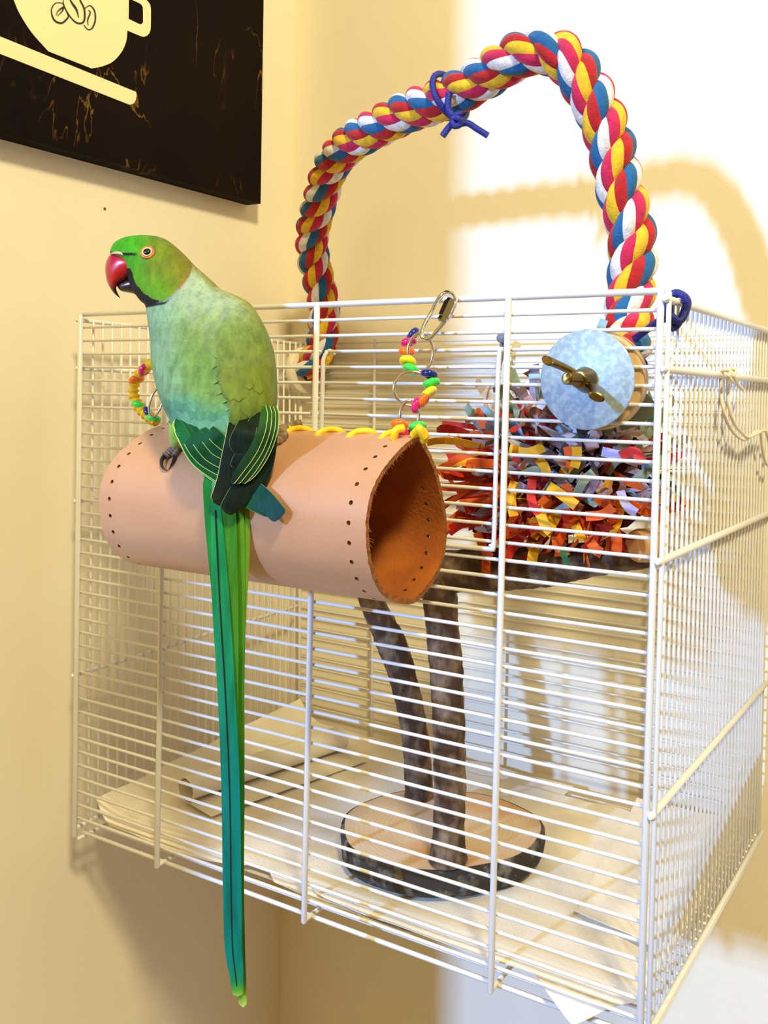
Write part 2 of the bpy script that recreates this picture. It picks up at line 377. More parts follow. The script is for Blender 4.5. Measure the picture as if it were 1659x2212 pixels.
# ------------------------------------------------------------------ branch stand
M_bark = mat('bark', (72, 50, 34), .9, var=(156, 132, 104), vscale=95, bump=1.0, bscale=220, ramp=(.44, .74), stretch=(1, 1, .6))
M_barkd = mat('slab_bark', (54, 46, 38), .9, var=(128, 122, 110), vscale=80, bump=1.0, bscale=200, ramp=(.5, .68))
def wood_mat():
    m = bpy.data.materials.new('end_grain'); m.use_nodes = True; N = m.node_tree.nodes; Lk = m.node_tree.links; b = N['Principled BSDF']
    tc = N.new('ShaderNodeTexCoord'); wv = N.new('ShaderNodeTexWave'); wv.wave_type = 'RINGS'; wv.rings_direction = 'Z'; wv.inputs['Scale'].default_value = 95; wv.inputs['Distortion'].default_value = 1.6; wv.inputs['Detail'].default_value = 2; wv.inputs['Detail Scale'].default_value = .4
    Lk.new(tc.outputs['Object'], wv.inputs[0]); r = N.new('ShaderNodeValToRGB'); r.color_ramp.elements[0].color = lin((206, 180, 148)); r.color_ramp.elements[1].color = lin((212, 188, 158)); Lk.new(wv.outputs['Fac'], r.inputs[0])
    n = N.new('ShaderNodeTexNoise'); n.inputs['Scale'].default_value = 18; Lk.new(tc.outputs['Object'], n.inputs[0]); mr = N.new('ShaderNodeMapRange'); mr.inputs[1].default_value = .5; mr.inputs[2].default_value = .7; Lk.new(n.outputs[0], mr.inputs[0])
    mx = N.new('ShaderNodeMix'); mx.data_type = 'RGBA'; Lk.new(mr.outputs[0], mx.inputs[0]); Lk.new(r.outputs[0], mx.inputs[6]); mx.inputs[7].default_value = lin((200, 150, 96)); Lk.new(mx.outputs[2], b.inputs['Base Color']); b.inputs['Roughness'].default_value = .7
    return m
M_grain = wood_mat()
BZ0, BZ1 = .0125, .0300
bc = (at(735, 1775, 2, BZ1) + at(1175, 1795, 2, BZ1)) / 2; bc.z = BZ0
stand = thing('branch_stand', bc, 'bark-covered branch perch stand on a round tree slice inside the cage', 'perch stand')
eu = at(1175, 1795, 2, BZ1) - at(735, 1775, 2, BZ1); ra = eu.length / 2; ea = math.atan2(eu.y, eu.x)
qf = (at(955, 1882, 2, BZ1) - at(945, 1700, 2, BZ1)); rb = qf.length / 2 * .97
bcm = (at(955, 1882, 2, BZ1) + at(945, 1700, 2, BZ1)) / 2; bc2 = Vector(((bc.x + bcm.x)/2, (bc.y + bcm.y)/2, 0))
eb = math.atan2(qf.y, qf.x)
def base_pt(a, k=1):
    u = Vector((math.cos(ea), math.sin(ea), 0)) * ra; v = Vector((-math.sin(ea), math.cos(ea), 0)) * rb
    rr = k * (1 + .02*math.sin(3*a + 1) + .012*math.sin(7*a))
    return bc2 + (u*math.cos(a) + v*math.sin(a)) * rr
mb = MB(); SG = 96
def ring(z, k, amp=0): return [base_pt(2*PI*i/SG, k + amp*noise.noise(Vector((i*.6, z*300, 2)))) + Vector((0, 0, z)) for i in range(SG)]
mb.loft([ring(BZ0, .97), ring(BZ0 + .003, .995, .02), ring(BZ0 + .008, 1.0, .025), ring(BZ1 - .003, 1.0, .02), ring(BZ1 - .0004, .985, .006), ring(BZ1, .965)], 0, cap=False)
k0 = len(mb.v); mb.add(ring(BZ0, .97), [tuple(range(SG))[::-1]], 0)
slab_o = build('slab', mb, [M_barkd], stand)
mb = MB(); mb.loft([ring(BZ1 - .0002, .967), ring(BZ1 + .0001, .955), ring(BZ1 + .0002, .6), ring(BZ1 + .0002, .3), ring(BZ1 + .0002, .05)], 0, cap=True)
WLs = WL[stand.name].copy(); cut = build('cut_face', mb, M_grain, slab_o)
def branch(name, pts, rads, m, n=14, seg=28, amp=.0009):
    sp = spline(pts, n); nn = len(sp); rr = [smooth([(i, r) for i, r in enumerate(rads)], k / n)[0] for k in range(nn)]
    mb = MB(); mb.tube(sp, rr, seg)
    for i, v in enumerate(mb.v):
        mb.v[i] = v + Vector(noise.noise_vector(v * 130)) * amp + Vector(noise.noise_vector(v * 420)) * amp * .45
    return build(name, mb, m, stand)
F0 = at(968, 1862, 2, BZ1); d0 = depth(F0); s_ = d0 / FPX
branch('post', [atd(968, 1858, d0), atd(969, 1800, d0), atd(971, 1700, d0), atd(969, 1560, d0), atd(962, 1430, d0), atd(955, 1350, d0), atd(948, 1260, d0), atd(944, 1215, d0)],
       [.0125, .0102, .0103, .0104, .0108, .0104, .0112, .012], M_bark)
G0 = at(903, 1722, 2, BZ1); d1 = depth(G0)
branch('post', [atd(905, 1722, d1), atd(903, 1660, d1), atd(892, 1560, d1), atd(872, 1470, d1 - .002), atd(850, 1400, d1 - .004), atd(822, 1340, d1 - .006), atd(800, 1290, d1 - .008), atd(788, 1240, d1 - .01), atd(780, 1200, d1 - .012)],
       [.0105, .0100, .0098, .0100, .0108, .0095, .0090, .0088, .0085], M_bark)
yb_ = F0.y
E1 = at(1412, 1185, 1, .062); 
bp = [at(885, 1255, 1, yb_ + .016), at(950, 1235, 1, yb_ + .004), at(1060, 1232, 1, yb_), at(1180, 1222, 1, yb_ + .004), at(1290, 1205, 1, yb_ + .01), E1]
branch('crossbar', bp, [.0125, .0135, .0130, .0122, .0105, .0105], M_bark, amp=.0012)
mb = MB(); dE = (E1 - bp[-2]).normalized()
mb.tube([E1 - dE*.0005, E1 + dE*.0012], [.0106, .0102], 28); c1 = build('cut_end', mb, mat('pale_wood', (222, 172, 110), .7, var=(196, 140, 84), vscale=60), stand)
mb = MB(); S1 = at(1378, 1178, 1, .050); mb.tube([S1 + Vector((.004, .010, -.001)), S1 + Vector((.001, 0, 0)), S1 - Vector((.0006, .003, 0))], [.0098, .0096, .0085], 24)
build('cut_stub', mb, [mat('pale_wood', (0, 0, 0))], stand)
# ------------------------------------------------------------------ rope perch
YC = [('red_yarn', (186, 18, 22)), ('blue_yarn', (14, 96, 150)), ('white_yarn', (236, 230, 226)), ('crimson_yarn', (204, 26, 78)), ('yellow_yarn', (240, 190, 30))]
def yarnmat(n, c): return mat(n, c, .95, var=tuple(int(x*.8) for x in c), vscale=260, bump=.6, bscale=900, sheen=.15, ramp=(.3, .8), stretch=(1, 1, 1))
RP = [(1345, 800, .515), (1352, 748, .535), (1358, 690, .548), (1362, 640, .553), (1366, 590, .556), (1367, 540, .560), (1360, 480, .562), (1343, 420, .565), (1330, 360, .568), (1317, 300, .571),
      (1296, 245, .574), (1268, 190, .578), (1236, 140, .583), (1190, 111, .590), (1140, 113, .600), (1095, 135, .612), (1040, 170, .630), (963, 213, .652), (885, 240, .678), (807, 280, .710), (755, 312, .738), (715, 360, .770),
      (698, 410, .790), (684, 460, .812), (674, 510, .830), (677, 560, .845), (690, 612, .857), (699, 662, .866), (699, 714, .872), (690, 758, .878), (672, 788, .884)]
rp = [atd(*q) for q in RP]
rp = [Vector((.4065, .0185, .3345)) + Vector((-.004, .004, 0))] + rp[1:]
rp += [Vector((.012, .243, .3475))]
sp, LR = resample(spline(rp, 12), 640)
rope = thing('rope_perch', (.4065, .01, .33), 'thick arched multicoloured twisted cotton rope perch above the cage', 'rope perch')
T = [(sp[min(i+1, 639)] - sp[max(i-1, 0)]).normalized() for i in range(640)]
nr = Vector((1, 0, 0)); nr = (nr - T[0]*nr.dot(T[0])).normalized(); NR = []
for i in range(640): nr = (nr - T[i]*nr.dot(T[i])).normalized(); NR.append(nr.copy())
HR, SR, LAY, TW = .0076, .0078, .057, .043
core_m = mat('rope_core', (90, 20, 24), .95)
for q in range(3):
    cl = []
    for i in range(640):
        s = LR * i / 639; a = 2*PI*q/3 + 2*PI*s/LAY; b = T[i].cross(NR[i])
        taper = min(1, .55 + s/.02, .6 + (LR - s)/.02)
        cl.append(sp[i] + (NR[i]*math.cos(a) + b*math.sin(a)) * HR * taper)
    core = MB(); core.tube(cl[::2], SR*.82, 8); st = build('strand', core, core_m, rope)
    CT = [(cl[min(i+1, 639)] - cl[max(i-1, 0)]).normalized() for i in range(640)]
    n0 = NR[0]; n0 = (n0 - CT[0]*n0.dot(CT[0])).normalized(); CN = []
    for i in range(640): n0 = (n0 - CT[i]*n0.dot(CT[i])).normalized(); CN.append(n0.copy())
    for y, (nm, c) in enumerate(YC):
        mb = MB(); vs = []; W_ = 7
        for i in range(640):
            s = LR * i / 639; b = CT[i].cross(CN[i])
            for k in range(W_):
                f = k / (W_ - 1); a = 2*PI*(y + f)/5 - 2*PI*s/TW + q*1.9
                rr = SR * (.93 + .09*math.sin(PI*f)) * min(1, .6 + s/.02, .6 + (LR - s)/.02)
                vs.append(cl[i] + (CN[i]*math.cos(a) + b*math.sin(a)) * rr)
        mb.add(vs, [(i*W_ + k, i*W_ + k+1, (i+1)*W_ + k+1, (i+1)*W_ + k) for i in range(639) for k in range(W_-1)])
        build('yarn', mb, yarnmat(nm, c), st)
M_disc = mat('galvanised_disc', (150, 172, 186), .5, .2, var=(176, 194, 204), vscale=300, bump=.1, bscale=300, ramp=(.45, .6))
M_brass = mat('aged_brass', (150, 118, 56), .3, 1, var=(110, 84, 40), vscale=90)
M_wood = mat('turned_wood', (214, 178, 124), .6, var=(196, 158, 104), vscale=24, stretch=(1, 1, 6))
DC = Vector((.4065, -.0052, .3345))
mb = MB(); mb.disc(DC, (0, -1, 0), .0264, .0013, 96); dsc = build('washer', mb, M_disc, rope)
dsc['label'] = 'large round galvanised steel washer'
mb = MB(); mb.disc(DC + Vector((.0005, .0085, .0)), (0, 1, 0), .0268, .010, 64, bevel=.001); build('end_disc', mb, M_wood, rope)
mb = MB(); mb.tube([DC + Vector((.0005, .008, 0)), DC + Vector((0, -.026, -.0002)), DC + Vector((0, -.0265, -.0002))], [.0031, .0031, .0027], 20); build('bolt', mb, [M_brass], rope)
mb = MB()
for k in range(20): pass
nutc = DC + Vector((0, -.0016, 0))
mb.loft([[nutc + Vector((math.cos(2*PI*k/24)*r, -z, math.sin(2*PI*k/24)*r)) for k in range(24)] for r, z in ((.0064, 0), (.0066, .002), (.0055, .006), (.0048, .0095), (.0034, .010))])
for sgn in (-1, 1):
    d = Vector((math.cos(math.radians(-34)), 0, math.sin(math.radians(-34)))) * sgn
    P = [nutc + d*.003 + Vector((0, -.004, 0)), nutc + d*.008 + Vector((0, -.006, 0)), nutc + d*.0125 + Vector((0, -.011, 0)), nutc + d*.0155 + Vector((0, -.0165, 0)), nutc + d*.0165 + Vector((0, -.0195, 0))]
    s5 = spline(P, 5); mb.tube(s5, [lerp(.0034, .0044, i/(len(s5)-1)) * (1 if i < len(s5)-2 else .75) for i in range(len(s5))], 14, flat=.55)
build('wing_nut', mb, M_brass, rope)
LC = Vector((.0045, .243, .3475))
mb = MB(); mb.disc(LC, (1, 0, 0), .0225, .008, 64, bevel=.001); build('end_disc', mb, [mat('pale_disc', (226, 214, 188), .6)], rope)
mb = MB(); mb.disc(LC + Vector((-.0065, -.004, 0)), (-1, 0, 0), .0075, .0012, 32); mb.disc(LC + Vector((-.007, -.004, 0)), (-1, 0, 0), .005, .008, 12); build('washer', mb, [M_disc], rope)
# ------------------------------------------------------------------ blue cords
M_cord = mat('blue_cord', (10, 20, 110), .5, var=(20, 40, 150), vscale=500, bump=.8, bscale=900)
def cord(paths, label, r=.0022):
    mb = MB()
    for p in paths: mb.tube(spline(p, 8), r, 10)
    return tag(build('blue_cord', mb, M_cord), label, 'cord')
i0 = min(range(640), key=lambda i: (sp[i] - atd(975, 215, .65)).length); c0, t0, n0_ = sp[i0], T[i0], NR[i0]; b0 = t0.cross(n0_)
loop = [c0 + t0*(.003*math.cos(a)) + (n0_*math.cos(a) + b0*math.sin(a))*.0172 for a in [2*PI*k/14 for k in range(15)]]
kd = depth(c0) - .0185
kn = lambda u, v, q=0: atd(u, v, kd + q)
cord([loop, [kn(970, 200), kn(968, 232), kn(980, 252), kn(990, 262), kn(975, 270), kn(966, 280), kn(956, 294)],
      [kn(998, 245), kn(984, 250), kn(978, 262), kn(990, 268), kn(1010, 266), kn(1030, 278), kn(1054, 293)],
      [kn(978, 256, -.003), kn(990, 256, -.004), kn(994, 268, -.002), kn(982, 272, -.003), kn(976, 262, -.003)]],
     'dark blue cord knotted around the top of the rope perch', .0023)
ra_ = K(CW, .012, ZR[0]) + Vector((.0028, 0, 0))
cord([[atd(1330, 760, .530), atd(1356, 742, .522), atd(1390, 718, .512), atd(1425, 692, .492), ra_ + Vector((-.004, 0, -.008)), ra_ + Vector((-.0045, .001, .001)), ra_ + Vector((0, .002, .0048)), ra_ + Vector((.0048, .0035, .001)), ra_ + Vector((.003, .0045, -.006)), ra_ + Vector((-.001, .004, -.013)), ra_ + Vector((-.004, .001, -.012))],
      [ra_ + Vector((-.004, .004, -.012)), ra_ + Vector((-.0045, .006, .001)), ra_ + Vector((0, .007, .0048)), ra_ + Vector((.0048, .0065, 0)), ra_ + Vector((.002, .002, -.010)), ra_ + Vector((-.005, -.001, -.004))],
      [atd(1360, 765, .545), atd(1378, 772, .524), atd(1392, 786, .520), atd(1386, 800, .530)]],
     'dark blue cord tying the rope perch to the right side rail', .0020)
# ------------------------------------------------------------------ wire hook on the right side
hy = .071; M_hook = mat('cream_wire', (226, 214, 190), .4)
hr = at(1578, 818, 0, CW + .005)
def hp(u, v, o=.0): return at(u, v, 0, CW + .0075 + o)
mb = MB()
mb.tube(spline([hp(1590, 828, .001), hp(1580, 822, .002), hp(1573, 812, .003), hp(1578, 802, .002), hp(1564, 800, -.001), hp(1558, 812, -.0035), hp(1558, 850, -.003), hp(1562, 880, 0), hp(1570, 910, .001), hp(1588, 938, .001), hp(1608, 950, .001), hp(1622, 942, .001), hp(1634, 932, .001), hp(1643, 938, .001), hp(1648, 975, .001), hp(1654, 1000, .001), hp(1664, 1008, .001)], 8), .0011, 8)
mb.tube(spline([hp(1604, 842, .001), hp(1592, 828, .002), hp(1585, 812, .003), hp(1590, 802, .002), hp(1576, 800, -.001), hp(1572, 840, -.003), hp(1576, 880, 0), hp(1586, 915, .0015), hp(1606, 938, .0015), hp(1618, 944, .003), hp(1636, 936, .003), hp(1652, 930, .002), hp(1660, 950, .002), hp(1666, 990, .001)], 8), .0011, 8)
tag(build('wire_hook', mb, M_hook), 'cream double wire hook hanging on the right side rail of the cage', 'hook')
# ------------------------------------------------------------------ leather tunnel
M_lea = mat('tan_leather', (198, 149, 114), .36, var=(190, 139, 103), vscale=16, bump=.15, bscale=500, coat=.15)
M_sue = mat('brown_suede', (176, 98, 30), .95, var=(150, 78, 20), vscale=40, bump=.5, bscale=500)
M_edg = mat('raw_leather_edge', (160, 100, 44), .95, var=(120, 70, 26), vscale=260, bump=.8, bscale=700)
XE, TL = .325, .195
rim = [(905, 940), (880, 955), (850, 985), (820, 1025), (800, 1070), (790, 1130), (795, 1210), (812, 1265), (838, 1295), (870, 1305), (900, 1300), (935, 1260), (955, 1220), (965, 1160), (962, 1100), (945, 1020), (925, 970), (907, 941)]
sec = [at(u, v, 0, XE) for u, v in rim]; sec = [Vector((0, p.y, p.z)) for p in sec]
secs, SL = resample(spline(sec, 16), 1201)
def sect(t): 
    f = min(max(t, 0), 1) * 1200; i = min(int(f), 1199); return secs[i].lerp(secs[i+1], f - i)
def secn(t):
    d = sect(min(t + .004, 1)) - sect(max(t - .004, 0)); n = Vector((0, d.z, -d.y)).normalized()
    c = Vector((0, -.049, .258)); return n if n.dot(sect(t) - c) > 0 else -n
HRd = .0013; NH = 25; tl = []; hi = []
for h in range(NH):
    tc_ = (h + .7) / (NH + .4); d = HRd / SL
    hi.append(len(tl) + 3 if h else 3)
    a0 = 0 if h == 0 else (h - .3) / (NH + .4) + d
    step = [a0 + (tc_ - d - a0) * q for q in (0 if h == 0 else .22, .48, .74)]
    tl += step; hi[-1] = len(tl) + 1; tl += [tc_ - d, tc_, tc_ + d]
tl += [tl[-1] + (1 - tl[-1]) * q for q in (.4, .8, 1)]
HS = [.0105, TL - .009]; sl = [0]; hs = []
for q, h in enumerate(HS):
    if q: sl += [lerp(HS[0], HS[1], f) for f in (.1, .2, .3, .4, .5, .6, .7, .8, .9)]
    else: sl += [h * .5]
    hs.append(len(sl) + 1); sl += [h - HRd, h, h + HRd]
sl += [lerp(sl[-1], TL, .5), TL]
leat = thing('leather_tunnel', (XE - TL/2, -.05, .217), 'tan leather hanging bird tunnel laced along its top with coloured bead hangers', 'bird toy')
ns, nt_ = len(sl), len(tl); P2 = [[(a, b) for b in tl] for a in sl]
dead = set()
for si in hs:
    for ti in hi:
        dead |= {(si-1, ti-1), (si-1, ti), (si, ti-1), (si, ti)}
        for da, db in ((-1, -1), (-1, 1), (1, -1), (1, 1)):
            P2[si+da][ti+db] = (sl[si] + da*HRd*.707, tl[ti] + db*HRd*.707/SL)
def tun(a, b, off):
    fray = .0006*noise.noise(Vector((b*90, a*9, 0))) if a < .001 else 0
    sag = 1 - .02*math.sin(PI*a/TL); p = sect(b)
    return Vector((XE - a + fray, p.y*1.0, p.z)) + secn(b) * off
mb = MB(); TH = .0028
vo = [tun(*P2[i][j], 0) for i in range(ns) for j in range(nt_)]; vi = [tun(*P2[i][j], -TH) for i in range(ns) for j in range(nt_)]
k = mb.add(vo + vi, []); off = ns*nt_; ec = {}
for i in range(ns - 1):
    for j in range(nt_ - 1):
        if (i, j) in dead: continue
        q = (i*nt_+j, i*nt_+j+1, (i+1)*nt_+j+1, (i+1)*nt_+j)
        mb.f.append(q); mb.m.append(0); mb.f.append(tuple(x+off for x in q[::-1])); mb.m.append(1)
        for e in zip(q, q[1:] + q[:1]): ec[frozenset(e)] = ec.get(frozenset(e), 0) + 1
for e, c in ec.items():
    if c == 1: a, b = tuple(e); mb.f.append((a, b, b+off, a+off)); mb.m.append(2)
import bmesh
lo_ = build('leather_sheet', mb, [M_lea, M_sue, M_edg], leat)
bm = bmesh.new(); bm.from_mesh(lo_.data); bmesh.ops.recalc_face_normals(bm, faces=bm.faces); bm.to_mesh(lo_.data); bm.free()
mb = MB(); rr0 = random.Random(3)                                  # frayed fibres on the cut rim
for k in range(46):
    t = rr0.uniform(.02, .42); p = tun(0, t, -TH*rr0.random()); d = Vector((rr0.uniform(.2, 1), rr0.uniform(-.6, .6), rr0.uniform(-1, .2))).normalized()
    mb.tube([p, p + d*.0012, p + d*.002 + Vector((0, .0005, -.0006))], [.00016, .00012, .00006], 4)
build('frayed_fibres', mb, M_edg, leat)['kind'] = 'stuff'
M_yel = mat('yellow_lace', (255, 214, 14), .6, var=(244, 190, 8), vscale=120, bump=.4, bscale=600)
apz = sect(0).z; apy = sect(0).y
for u in (600, 640, 708, 778, 848):
    x = at(u, 932, 1, apy).x; mb = MB()
    mb.tube(spline([(x - .004, apy - .008, apz - .0052), (x - .0025, apy - .005, apz - .0012), (x - .0005, apy - .001, apz + .0008), (x + .0045, apy + .001, apz + .0012), (x + .0075, apy + .004, apz - .0006), (x + .008, apy + .008, apz - .006)], 6), .0022, 10, flat=.8)
    build('lace_stitch', mb, M_yel, leat)
BC = {'blue': (12, 22, 110), 'pink': (226, 20, 110), 'orange': (255, 110, 20), 'yellow': (252, 222, 20), 'green': (50, 214, 70)}
def beadmesh(nm):
    if 'bd_' + nm in MATS: return MATS['bd_' + nm]
    me_mb = MB(); R_, r_ = .0029, .0021; n1, n2 = 20, 12
    me_mb.add([Vector(((R_ + r_*math.cos(b))*math.cos(a), (R_ + r_*math.cos(b))*math.sin(a), r_*1.0*math.sin(b))) for a in [2*PI*i/n1 for i in range(n1)] for b in [2*PI*j/n2 for j in range(n2)]],
              [(i*n2+j, ((i+1)%n1)*n2+j, ((i+1)%n1)*n2+(j+1)%n2, i*n2+(j+1)%n2) for i in range(n1) for j in range(n2)])
    me = bpy.data.meshes.new('bead'); me.from_pydata(me_mb.v, [], me_mb.f); me.materials.append(mat('bead_' + nm, BC[nm], .18, coat=.6))
    me.polygons.foreach_set('use_smooth', [True]*len(me_mb.f)); MATS['bd_' + nm] = me; return me
def cy_(v): return -.005 - .033 * min(max((v - 690) / 240, 0), 1.1)
def bead(u, v, nm, ang, y=None, s=1.0, tilt=0):
    c = at(u, v, 1, cy_(v) if y is None else y); a = math.radians(ang)
    ax = (RX*math.sin(a) + RU*math.cos(a)) + RF * math.sin(math.radians(tilt))
    o = put(beadmesh(nm), 'bead', leat, frame_to(c, ax) @ Matrix.Scale(s, 4)); o['label'] = nm + ' bead'; return o
for q in [(892, 723, 'blue', -52, 5), (883, 739, 'pink', -12, 10), (879, 760, 'orange', 3, 8), (881, 781, 'yellow', 15, 38), (888, 798, 'green', 25, 22), (927, 808, 'blue', 8, 8), (932, 828, 'green', -16, 15), (927, 848, 'yellow', -38, 10), (916, 863, 'orange', -62, 10), (900, 875, 'pink', -72, 10),
          (863, 917, 'orange', 8, 22), (868, 935, 'pink', 4, 18), (902, 922, 'green', -10, 22)]:
    bead(q[0], q[1], q[2], q[3], tilt=q[4])
def ringp(name, cu, cv, ru, rv, y=None, r=.0009, ph=0, ny=.35):
    mb = MB(); c = at(cu, cv, 1, cy_(cv) if y is None else y); sc = depth(c) / FPX
    mb.tube([c + RX*(ru*sc*math.cos(a)*math.cos(ph) - rv*sc*math.sin(a)*math.sin(ph)) + RU*(ru*sc*math.cos(a)*math.sin(ph) + rv*sc*math.sin(a)*math.cos(ph)) + RF*(ny*ru*sc*math.sin(a+.8)) for a in [2*PI*k/40 for k in range(40)]], r, 10, closed=True)
    return build(name, mb, M_steel, leat)
ringp('ring', 908, 761, 27, 41, ny=.15); ringp('ring', 891, 840, 40, 37, ny=.15); ringp('ring', 884, 898, 20, 32, ny=.3)
fy = sect(0).y
for q in [(313, 798, 'pink', -55), (295, 820, 'orange', -18), (300, 875, 'green', 20), (321, 893, 'blue', 60), (331, 904, 'green', 10)]: bead(q[0], q[1], q[2], q[3], y=fy - .004, tilt=12)
lc = [at(u, v, 1, fy - .004) for u, v in [(352, 800), (330, 786), (318, 792), (303, 806), (293, 822), (289, 838), (290, 856), (296, 872), (308, 888), (322, 900), (338, 912)]]
mb = MB(); s9, _ = resample(spline(lc, 6), 70)
mb.tube(s9, [.0031 + .0008*math.sin(i*1.55) for i in range(70)], 10); build('knotted_lace', mb, M_yel, leat)
ringp('ring', 338, 868, 12, 32, y=fy - .006, ph=-.25)
mb = MB(); 
for u0, v0, u1, v1 in ((850, 948, 872, 925), (905, 925, 917, 945)):
    a_, b_ = at(u0, v0, 1, apy - .008), at(u1, v1, 1, apy - .006); mb.tube(spline([a_, (a_ + b_)/2 + Vector((0, -.002, .002)), b_], 5), .0022, 8)
mb.tube(spline([at(893, 940, 1, apy - .004), at(906, 928, 1, apy - .006), at(918, 938, 1, apy - .004), at(916, 952, 1, apy - .001)], 5), .0022, 10)
build('lace_knot', mb, M_yel, leat)
# quick link over the front rail
qd = depth(at(965, 645, 1, -.003))
def qp(u, v, o=0): return atd(u, v, qd + o)
mb = MB(); ql = spline([qp(972, 632, .004), qp(982, 640, .001), qp(983, 655, -.003), qp(972, 680, -.004), qp(955, 702, -.006), qp(932, 728, -.008), qp(918, 732, -.008), qp(911, 722, -.007), qp(918, 700, -.004), qp(934, 672, .0), qp(948, 645, .005), qp(960, 633, .0065)], 6, closed=True)
mb.tube(ql, .00125, 10, closed=True)
tg = thing('quick_link', qp(965, 640), 'steel screw quick link clipped over the front top rail of the cage', 'quick link'); build('link', mb, M_steel, tg)
mb = MB(); a_, b_ = qp(976, 646, -.004), qp(954, 696, -.0055); ax = (b_ - a_).normalized(); h6 = [0, .12, .13, .75, .76, .92, 1]; r6 = [.0026, .003, .0036, .0036, .0028, .0031, .0022]
L6 = (b_ - a_).length; u6 = ax.orthogonal().normalized(); v6 = ax.cross(u6)
mb.loft([[a_ + ax*L6*h + (u6*math.cos(PI*k/3) + v6*math.sin(PI*k/3))*r for k in range(6)] for h, r in zip(h6, r6)]); build('nut', mb, [M_steel], tg, False)
# ------------------------------------------------------------------ shredded paper toy
PAL = {'red': (214, 36, 22), 'orange': (238, 96, 16), 'dark_red': (168, 22, 8), 'yellow': (246, 178, 10), 'lilac': (178, 168, 206), 'pale_blue': (150, 190, 206), 'dusty_pink': (206, 160, 150), 'sage': (140, 156, 128), 'green': (20, 110, 60), 'navy': (16, 24, 60), 'white': (226, 220, 230)}
SM = []
rs = random.Random(11)
def strip_mesh(L, wd, curl, twist, idx, seg=7):
    mb = MB(); pts = []; d = Vector((0, 0, 1)); p = Vector(); ang = 0
    for i in range(seg + 1):
        s = i / seg; ang = curl * s * s; pts.append(p.copy()); p = p + Vector((math.sin(ang), 0, math.cos(ang))) * L / seg
    vs = []
    for i, q in enumerate(pts):
        t = twist * i / seg; sd = Vector((0, math.cos(t), math.sin(t)*.6)) * wd/2
        vs += [q - sd, q + sd]
    o2 = len(vs); vs += [v + Vector((.00022, 0, .0001)) for v in vs]
    fs = []
    for i in range(seg):
        a, b, c, d_ = 2*i, 2*i+1, 2*i+3, 2*i+2; fs += [(a, b, c, d_), (d_+o2, c+o2, b+o2, a+o2), (a, d_, d_+o2, a+o2), (c, b, b+o2, c+o2)]
    fs += [(0, 1, 1+o2, o2), (2*seg+1, 2*seg, 2*seg+o2, 2*seg+1+o2)]
    me = bpy.data.meshes.new('paper_strip'); me.from_pydata(vs, [], fs); me.materials.append(None); return me
protos = [(rs.uniform(.022, .042), rs.uniform(.0042, .0068), rs.uniform(-2.6, 2.6), rs.uniform(-1.8, 1.8)) for _ in range(12)]
PM = {}
def pmesh(k, cn):
    if (k, cn) not in PM:
        L, wd, cu, tw = protos[k]; me = strip_mesh(L, wd, cu, tw, k); me.materials[0] = mat('paper_' + cn, PAL[cn], .7, var=tuple(int(x*.86) for x in PAL[cn]), vscale=60); PM[k, cn] = me
    return PM[k, cn]
TC = at(1225, 1045, 1, .060); toy = thing('shredded_paper_toy', TC, 'ball of red, orange, yellow and pastel shredded paper strips inside the cage', 'bird toy')
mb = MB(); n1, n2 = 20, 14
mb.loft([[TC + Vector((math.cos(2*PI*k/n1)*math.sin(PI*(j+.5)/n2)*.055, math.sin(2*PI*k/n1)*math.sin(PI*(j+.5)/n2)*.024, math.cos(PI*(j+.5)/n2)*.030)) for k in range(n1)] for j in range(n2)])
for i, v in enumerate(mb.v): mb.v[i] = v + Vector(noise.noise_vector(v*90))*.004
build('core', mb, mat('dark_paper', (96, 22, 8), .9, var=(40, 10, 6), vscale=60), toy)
def pick(px, py):
    """colour zones of the ball: pastels on top, yellow in the middle, red and orange below and to the left"""
    r = rs.random()
    if py < 1000 and px > 1050: C_ = ['lilac', 'pale_blue', 'dusty_pink', 'sage', 'dusty_pink', 'lilac', 'white', 'red', 'pale_blue', 'white', 'sage', 'dusty_pink']
    elif py < 1090 and px > 1080: C_ = ['yellow', 'lilac', 'pale_blue', 'yellow', 'dusty_pink', 'red', 'sage', 'orange', 'yellow', 'dark_red', 'lilac', 'dusty_pink', 'pale_blue']
    elif px < 1090: C_ = ['red', 'orange', 'orange', 'dark_red', 'orange', 'red', 'orange', 'yellow', 'red', 'lilac']
    else: C_ = ['orange', 'orange', 'red', 'dark_red', 'yellow', 'orange', 'red', 'dark_red', 'yellow']
    if px > 1420 and rs.random() < .4: C_ = ['navy', 'sage', 'green', 'red']
    return C_[int(r * len(C_))]
stuffmb = MB(); cnt = 0; stuff = {}
def inbox(P): return P.y > .0035 and P.x < CW - .003
tries = 0
